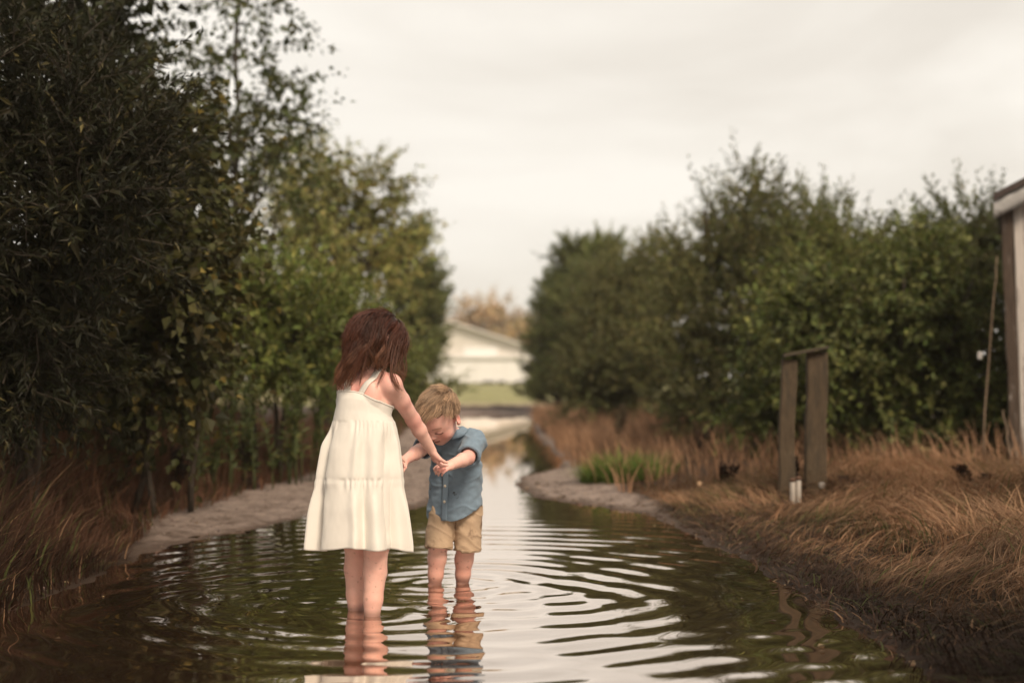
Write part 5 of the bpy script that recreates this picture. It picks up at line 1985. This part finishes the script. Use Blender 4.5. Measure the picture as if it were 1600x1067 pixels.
# ------------------------------------------------------------------ the smaller child
def build_boy():
    root = empty('person', (BOY[0], BOY[1], -.06), 'small sandy-haired child in blue shirt and khaki shorts, head bowed, standing in the puddle', 'person')
    up = np.array([0, 0, 1.0])
    ya = math.radians(28)
    f = np.array([-math.sin(ya), -math.cos(ya), 0])
    lft = np.array([-f[1], f[0], 0])           # the child's left
    F = Field((-.56, 5.30, -.10), (-.02, 6.06, .82), .0027)
    pel = P(713, 770, 5.87)
    waist = P(713, 738, 5.855)
    chest = P(712, 708, 5.815)
    sho = P(711, 688, 5.775)
    neckb = P(706, 676, 5.745)
    hc = P(686, 646, 5.63)
    F.econe(pel, waist, lft, f, (.078, .066), (.080, .070), .02)
    F.econe(waist, chest, lft, f, (.080, .070), (.082, .064), .02)
    F.econe(chest, sho, lft, f, (.082, .062), (.070, .048), .02)
    sL, sR = P(741, 689, 5.725), P(678, 690, 5.79)
    F.cone(sL, sR, .032, .032, .03)
    F.cone(neckb - up * .005, neckb + (hc - neckb) * .5, .033, .034, .02)
    fh, eh, uh = frame(math.radians(36), math.radians(46), math.radians(-9))
    q = add_head(F, hc, fh, eh, uh, .98)
    # left arm (towards the camera), hand in hand
    E, W_, Hn = P(731, 715, 5.60), P(703, 727, 5.47), P(688, 733, 5.405)
    limb_sdf(F, [sL, E, E + (W_ - E) * .3, W_], [.033, .0262, .0262, .0195], .02)
    hand(F, W_, Hn - W_ + np.array([-.01, 0, 0]), np.array([-.35, .45, -.6]), np.array([-.1, -.5, .8]), .84, curls=(.80, .82, .85, .9), thumb=(.35, .6))
    E2, W2, H2 = P(655, 704, 5.70), P(634, 718, 5.61), P(622, 724, 5.58)
    limb_sdf(F, [sR, E2, E2 + (W2 - E2) * .3, W2], [.033, .0262, .0262, .0195], .02)
    hand(F, W2, H2 - W2, np.array([-.2, .3, -.7]), np.array([.2, -.6, .6]), .84, curls=(.7, .7, .75, .8))
    # legs
    for hp, kn, mid, an, td in ((P(693, 782, 5.86), P(685, 848, 5.80), P(683, 872, 5.825), P(679, 918, 5.835), nrm(np.array([-.75, -.55, 0]))),
                                (P(733, 782, 5.865), P(729, 850, 5.848), P(725, 874, 5.875), P(722, 916, 5.895), nrm(np.array([-.35, -.9, 0])))):
        limb_sdf(F, [hp, kn], [.042, .036], .02)
        limb_sdf(F, [kn, mid, mid + (an - mid) * .55, an], [.0395, .0375, .0305, .0245], .02)
        sdv2 = np.cross(up, td)
        F.cone(an - td * .012 - up * .006, an + td * .075 - up * .012, .0225, .018, .015)
        for j in range(5):
            o = sdv2 * (.016 - .008 * j)
            F.cone(an + td * .068 + o - up * .014, an + td * (.092 - .004 * j) + o * 1.15 - up * .015, .008, .0066, .006)
    V, Q = F.mesh()
    V = smooth_mesh(V, Q, 1)
    spots = [(q(.06, .034, -.052), .028), (q(.06, -.034, -.052), .028), (q(.095, 0, -.05), .014), (q(-.012, .078, -.03), .028), (E, .04), (W_ + (Hn - W_) * .8, .03)]
    C = blotch(V, SKIN * [1.0, 1.0, 1.0], spots, 511)
    # lips, brows and lash lines: coloured where they are on the face
    rel = V - hc
    lf, le, lu = rel @ fh / .98, rel @ eh / .98, rel @ uh / .98
    lips = np.exp(-((lu + .0745) / .0065) ** 4) * np.exp(-(le / .019) ** 4) * (lf > .06)
    C = C * (1 - .75 * lips[:, None]) + np.array([.42, .13, .10]) * .75 * lips[:, None]
    crack = np.exp(-((lu + .0742 - 9 * le ** 2) / .0030) ** 2) * (np.abs(le) < .019) * (lf > .06)
    C = C * (1 - .85 * crack[:, None]) + np.array([.10, .03, .025]) * .85 * crack[:, None]
    for sg in (-1, 1):
        x_ = le - sg * .030
        brow = np.exp(-((lu - .001 + 9 * x_ ** 2) / .0032) ** 2) * (np.abs(x_) < .018) * (lf > .05)
        C = C * (1 - .6 * brow[:, None]) + np.array([.20, .11, .06]) * .6 * brow[:, None]
        lash = np.exp(-((lu + .0305 - 14 * x_ ** 2) / .0034) ** 2) * (np.abs(x_) < .0165) * (lf > .05)
        C = C * (1 - .9 * lash[:, None]) + np.array([.035, .02, .015]) * .9 * lash[:, None]
        nos = np.exp(-(np.linalg.norm(np.stack([le - sg * .006, lf - .092, lu + .0565], 1), axis=1) / .004) ** 2)
        C = C * (1 - .6 * nos[:, None]) + np.array([.16, .05, .04]) * .6 * nos[:, None]
    leg = sstep(.22, .03, V[:, 2])[:, None]
    C = C * (1 - .45 * leg) + np.array([.44, .185, .12]) * .45 * leg
    spl = (sstep(.40, .58, fbm(V * 85, 87, 2)) * sstep(.22, .15, V[:, 2]))[:, None]
    C = C * (1 - .5 * spl)
    wetl = sstep(.04, .0, V[:, 2])[:, None]
    C = C * (1 - wetl * .7) + np.array([.09, .04, .028]) * wetl * .7
    part('body', V, Q, M_SKIN, root, col=C)

    # ---------------- shirt
    denim = pm('blue_chambray', (.165, .225, .285), rough=.9, var=.12, scale=40, bump=.0008, bscale=400, dark=(.035, .03, .03), dscale=26, dlo=.665, dhi=.70, sheen=.15)
    T = Field((-.50, 5.50, .20), (-.02, 6.02, .72), .0040)
    g = .013
    T.econe(P(710, 802, 5.868), waist, lft, f, (.117, .108), (.104, .094), .02)
    T.econe(waist, chest, lft, f, (.100, .092), (.097, .082), .02)
    T.econe(chest, sho - up * .006, lft, f, (.097, .080), (.084, .060), .02)
    T.cone(sL, sR, .032 + g, .032 + g, .03)
    T.cone(neckb - up * .016, neckb - up * .004, .050, .043, .02)
    def sleeve(s_, e_, r0, r1, t_end):
        en = s_ + (e_ - s_) * t_end
        T.cone(s_, en, r0, r1, .02)
        dn = nrm(e_ - s_)
        return en, dn
    eL, dL = sleeve(sL, E, .044, .048, .92)
    eR, dR = sleeve(sR, E2, .044, .047, .78)
    a0 = T.a.copy()
    # open cuffs: cut flat and hollow
    for en, dn, rr in ((eL, dL, .036), (eR, dR, .036)):
        sl, X, Y, Z = T._sl(en - .09, en + .09)
        dpl = (X - en[0]) * dn[0] + (Y - en[1]) * dn[1] + (Z - en[2]) * dn[2]
        dist = np.sqrt((X - en[0]) ** 2 + (Y - en[1]) ** 2 + (Z - en[2]) ** 2)
        cut = np.where(dist < .062, dpl, -1)
        T.a[sl] = np.maximum(T.a[sl], cut)
        T.cone(en - dn * .022, en + dn * .03, rr, rr, 0, 'sub')
    # curved shirt tails: longest at the front middle, rising at the hips
    sl, X, Y, Z = T._sl(T.lo, T.lo + T.n * T.h)
    cxy = P(713, 790, 5.87)
    ang = np.arctan2((X - cxy[0]) * lft[0] + (Y - cxy[1]) * lft[1], (X - cxy[0]) * f[0] + (Y - cxy[1]) * f[1])
    an2 = ang - .30
    hem = P(713, 812, 5.80)[2] - .004 + np.where(an2 > 0, .060, .010) * np.sin(np.clip(np.abs(an2), 0, math.pi)) ** 2.0
    T.a = np.maximum(T.a, (hem - Z).astype(np.float32))
    # hollow below, so that the tails hang over the shorts
    T.econe(P(710, 832, 5.868), waist + up * -.01, lft, f, (.094, .088), (.078, .072), .0, 'sub')
    T.econe(neckb - up * .02, neckb + up * .05, lft, f, (.036, .036), (.046, .046), .0, 'sub')
    Vs, Qs = T.mesh()
    Vs = smooth_mesh(Vs, Qs, 1)
    ns = vnormals(Vs, Qs)
    # wrinkles: drag lines from the arms and the waist
    wsp = Vs.copy()
    wn = fbm(np.stack([wsp[:, 0] * 16 + wsp[:, 2] * 9, wsp[:, 1] * 16, wsp[:, 2] * 26 - wsp[:, 0] * 12], 1), 700, 3)
    rid = 1 - np.abs(vnoise(np.stack([wsp[:, 0] * 11 + wsp[:, 2] * 14, wsp[:, 1] * 9, wsp[:, 2] * 17 - wsp[:, 0] * 9], 1), 720)) * 2
    Vs = Vs + ns * (.0050 * wn + .0050 * np.clip(rid, -1, 1) ** 3 + .0022 * vnoise(np.stack([wsp[:, 0] * 30 + wsp[:, 2] * 40, wsp[:, 1] * 30, wsp[:, 2] * 45 - wsp[:, 0] * 30], 1), 725))[:, None]
    shirt = part('shirt', Vs, Qs, denim, root)
    # placket strip and buttons down the front
    Tf = T
    fr_top, fr_bot = P(686, 702, 5.70), P(692, 815, 5.75)
    n = 30
    t = np.linspace(0, 1, n)[:, None]
    line = fr_top + (fr_bot - fr_top) * t
    line = Tf.snap(line + f * .005, .006)
    pv = []
    for k_ in (-.013, -.007, 0, .007, .013):
        pv.append(Tf.snap(line + lft * k_, .0045 if abs(k_) > .01 else .0060))
    pv = np.stack(pv, 1)
    i0 = (np.arange(n - 1)[:, None] * 5 + np.arange(4)[None]).ravel()
    plk = subpart('placket', pv.reshape(-1, 3), np.stack([i0, i0 + 1, i0 + 6, i0 + 5], 1), denim, root, shirt)
    so = plk.modifiers.new('thickness', 'SOLIDIFY')
    so.thickness = .003
    so.offset = 0
    M_BTN = pm('pale_button', (.62, .55, .45), rough=.35, var=.1)
    for tb in (.06, .30, .53, .75):
        i = int(tb * (n - 1))
        c = pv[i, 2]
        nb = Tf.grad(c[None])[0]
        m = MB()
        m.tube([c, c + nb * .003, c + nb * .0042], [.0058, .0058, .004], 12)
        v, f_, _ = m.get()
        subpart('button', v, f_, M_BTN, root, shirt)
    # collar: band that stands at the neck and folds outward, open at the front
    nu = 40
    al = np.linspace(math.radians(20), math.radians(340), nu)
    rows_ = []
    cc = neckb + np.array([0, 0, -.004])
    axn = nrm(neckb + (hc - neckb) * .5 - (neckb - up * .02))
    for (r_, h_) in ((.048, -.004), (.050, .020), (.058, .024), (.072, .008), (.080, -.006)):
        pts = cc + np.cos(al)[:, None] * f * (r_ + .004) + np.sin(al)[:, None] * lft * r_ + axn * h_
        if h_ < .005 and r_ > .055:
            fr = np.exp(-((np.abs(al - math.pi) - 2.6) / .5) ** 2)[:, None]
            pts = pts - up * .014 * fr + f * .006 * fr
            pts = Tf.push(pts, .005)
        rows_.append(pts)
    cv = np.stack(rows_, 1)
    i0 = (np.arange(nu - 1)[:, None] * 5 + np.arange(4)[None]).ravel()
    co = subpart('collar', cv.reshape(-1, 3), np.stack([i0, i0 + 1, i0 + 6, i0 + 5], 1), denim, root, shirt)
    so = co.modifiers.new('thickness', 'SOLIDIFY')
    so.thickness = .003
    so.offset = 0
    # back yoke seam line across the shoulders omitted where the photo does not show it

    # ---------------- shorts
    khaki = pm('khaki_cotton', (.42, .30, .20), rough=.9, var=.10, scale=30, bump=.0008, bscale=300, dark=(.105, .06, .036), dscale=8.5, dlo=.56, dhi=.66)
    K_ = Field((-.46, 5.66, .05), (-.02, 6.04, .48), .0036)
    hips = P(713, 782, 5.872)
    K_.econe(hips - up * .005, pel + up * .03, lft, f, (.092, .086), (.092, .084), .02)
    ends = []
    for hp, kn in ((P(695, 785, 5.86), P(685, 857, 5.80)), (P(733, 785, 5.865), P(730, 862, 5.85))):
        d_ = kn - hp
        K_.econe(hp, kn, lft, f, (.050, .066), (.0555, .062), .006)
        ends.append((kn, nrm(d_ * [1, 1, 1])))
    for kn, dn in ends:
        dn = nrm(dn * .6 + np.array([0, 0, -.4]))
        sl, X, Y, Z = K_._sl(kn - .09, kn + .09)
        dpl = (X - kn[0]) * dn[0] + (Y - kn[1]) * dn[1] + (Z - kn[2]) * dn[2]
        K_.a[sl] = np.maximum(K_.a[sl], dpl)
        K_.econe(kn - dn * .03, kn + dn * .02, lft, f, (.045, .050), (.045, .050), 0, 'sub')
    Vk, Qk = K_.mesh()
    Vk = smooth_mesh(Vk, Qk, 1)
    nk = vnormals(Vk, Qk)
    wn = fbm(np.stack([Vk[:, 0] * 18 + Vk[:, 2] * 8, Vk[:, 1] * 18, Vk[:, 2] * 22 + Vk[:, 0] * 10], 1), 730, 3)
    rk = 1 - np.abs(vnoise(np.stack([Vk[:, 0] * 14 + Vk[:, 2] * 16, Vk[:, 1] * 12, Vk[:, 2] * 22 + Vk[:, 0] * 12], 1), 740)) * 2
    Vk = Vk + nk * (.0050 * wn + .0040 * np.clip(rk, -1, 1) ** 3)[:, None]
    shorts = part('shorts', Vk, Qk, khaki, root)
    # turned hems
    for kn, dn in ends:
        m = MB()
        n = 40
        th = np.arange(n + 1) / n * 2 * math.pi
        dn2 = nrm(dn * .6 + np.array([0, 0, -.4]))
        ring = kn - dn2 * .011 + np.cos(th)[:, None] * lft * .055 + np.sin(th)[:, None] * f * .059
        ring = K_.snap(ring, .0)
        m.tube(ring, .0022, 6, cap=False)
        v, f_, _ = m.get()
        subpart('hem', v, f_, khaki, root, shorts)

    # ---------------- hair: short, brushed forward and to the side
    rg = np.random.default_rng(31)
    cap = Field(hc - .14, hc + .14, .003)
    ax = (eh, fh, uh)
    cap.ell(hc + (-.012 * fh + .013 * uh) * .98, ax, [.0715, .0900, .0815], .01)
    cap.ell(hc + (-.055 * fh - .035 * uh), ax, [.050, .035, .04], .03)
    cap.ell(hc + (.088 * fh - .040 * uh), ax, [.068, .078, .098], .012, 'sub')
    cap.ell(hc + (.010 * fh - .075 * uh), ax, [.09, .060, .045], .012, 'sub')
    for sg in (-1, 1):
        cap.ell(hc + (.058 * fh + sg * .062 * eh - .004 * uh), ax, [.030, .046, .052], .01, 'sub')
    Vc, Qc = cap.mesh()
    nsd = 3500
    d = nrm(rg.normal(size=(nsd * 3, 3)))
    front = (d[:, 1] > .22) & (d[:, 2] < .40 + .26 * rg.random(len(d)) + .12 * np.abs(d[:, 0]))
    low = d[:, 2] < -.42
    ear = (d[:, 2] < -.05) & (d[:, 1] > -.38)
    loc = d[~(front | low | ear)][:nsd]
    nsd = len(loc)
    hc2 = hc + (-.010 * fh + .012 * uh) * .98
    p = hc2 + loc[:, :1] * .0695 * eh + loc[:, 1:2] * .0870 * fh + loc[:, 2:] * .0795 * uh
    nr_ = nrm(loc[:, :1] / .07 * eh + loc[:, 1:2] / .087 * fh + loc[:, 2:] / .08 * uh)
    topm = sstep(-.05, .5, loc[:, 2])
    # whorl at the crown: forward on top, down at the sides and back
    flow = (fh * (.85 * topm)[:, None] - eh * (.45 * topm)[:, None] - uh * (1.0 - .75 * topm)[:, None] - fh * (.35 * (1 - topm) * (loc[:, 1] < 0))[:, None])
    cid_seed = rg.choice(nsd, 160, replace=False)
    cid = ((loc[:, None] - loc[cid_seed][None]) ** 2).sum(-1).argmin(1)
    flow = nrm(flow + rg.normal(size=(160, 3))[cid] * .22 + rg.normal(size=(nsd, 3)) * .10)
    tang = nrm(flow - nr_ * (flow * nr_).sum(1, keepdims=True))
    Lh = (.026 + .030 * topm) * rg.uniform(.7, 1.2, nsd) * np.where(loc[:, 1] > .15, rg.uniform(.45, 1.35, nsd), 1.0)
    K = 8
    path = []
    lay = rg.uniform(.002, .010, nsd) * (.5 + .8 * topm)
    c0 = p.copy()
    v = nrm(tang + nr_ * (.35 + .35 * topm)[:, None])
    for i in range(K):
        path.append(p.copy())
        v = nrm(v * .75 + tang * .25 + np.array([0, 0, -.10]))
        p = p + v * (Lh / (K - 1))[:, None]
        p = F.push(p, lay)
    path = np.stack(path, 1)
    t = np.linspace(0, 1, K)
    cen = np.zeros((160, K, 3))
    for c_ in range(160):
        cen[c_] = (path[cid == c_] - path[cid == c_][:, :1]).mean(0)
    gk = (sstep(.3, 1, t) * .4)[None, :, None]
    croot = np.stack([path[cid == c_][:, 0].mean(0) for c_ in range(160)])
    path = path * (1 - gk) + (cen[cid] + croot[cid][:, None]) * gk
    path = F.push(path.reshape(-1, 3), .0025).reshape(path.shape)
    rad = (np.linspace(1, .3, K))[None] * rg.uniform(.0007, .0011, (nsd, 1))
    Vh, Qh = tubes_batch(path, rad, 3)
    tone = rg.uniform(.5, 1.45, (nsd, 1)) * (1 + .4 * rg.uniform(-1, 1, 160)[cid][:, None])
    hb, tp = np.array([.30, .19, .115]), np.array([.54, .37, .24])
    Ch = (hb[None, None] * (1 - t[None, :, None]) + tp[None, None] * t[None, :, None]) * tone[:, None]
    m = MB()
    m.add(Vh, Qh, None, np.repeat(Ch.reshape(-1, 3), 3, 0))
    m.add(Vc, Qc, None, np.tile(hb * .8, (len(Vc), 1)))
    v, f_, c_ = m.get()
    part('hair', v, f_, M_HAIRB, root, col=c_)


build_boy()

# ================================================================== warm evening air
_hm = bpy.data.materials.new('evening_haze')
_hm.use_nodes = True
_ht = _hm.node_tree
_ht.nodes.clear()
_ho = _ht.nodes.new('ShaderNodeOutputMaterial')
_hv = _ht.nodes.new('ShaderNodeVolumePrincipled')
_hv.inputs['Color'].default_value = (0.95, 0.90, 0.80, 1)
_hv.inputs['Density'].default_value = 0.0008
_hv.inputs['Anisotropy'].default_value = 0.0
_ht.links.new(_hv.outputs['Volume'], _ho.inputs['Volume'])
m = MB()
m.box((0, 110, 7), (410, 0, 0), (0, 420, 0), (0, 0, 9.0))
V, F, _ = m.get()
tag(mk('haze', V, F, _hm, smooth=False), 'thin warm evening haze in the air', 'haze', kind='stuff')
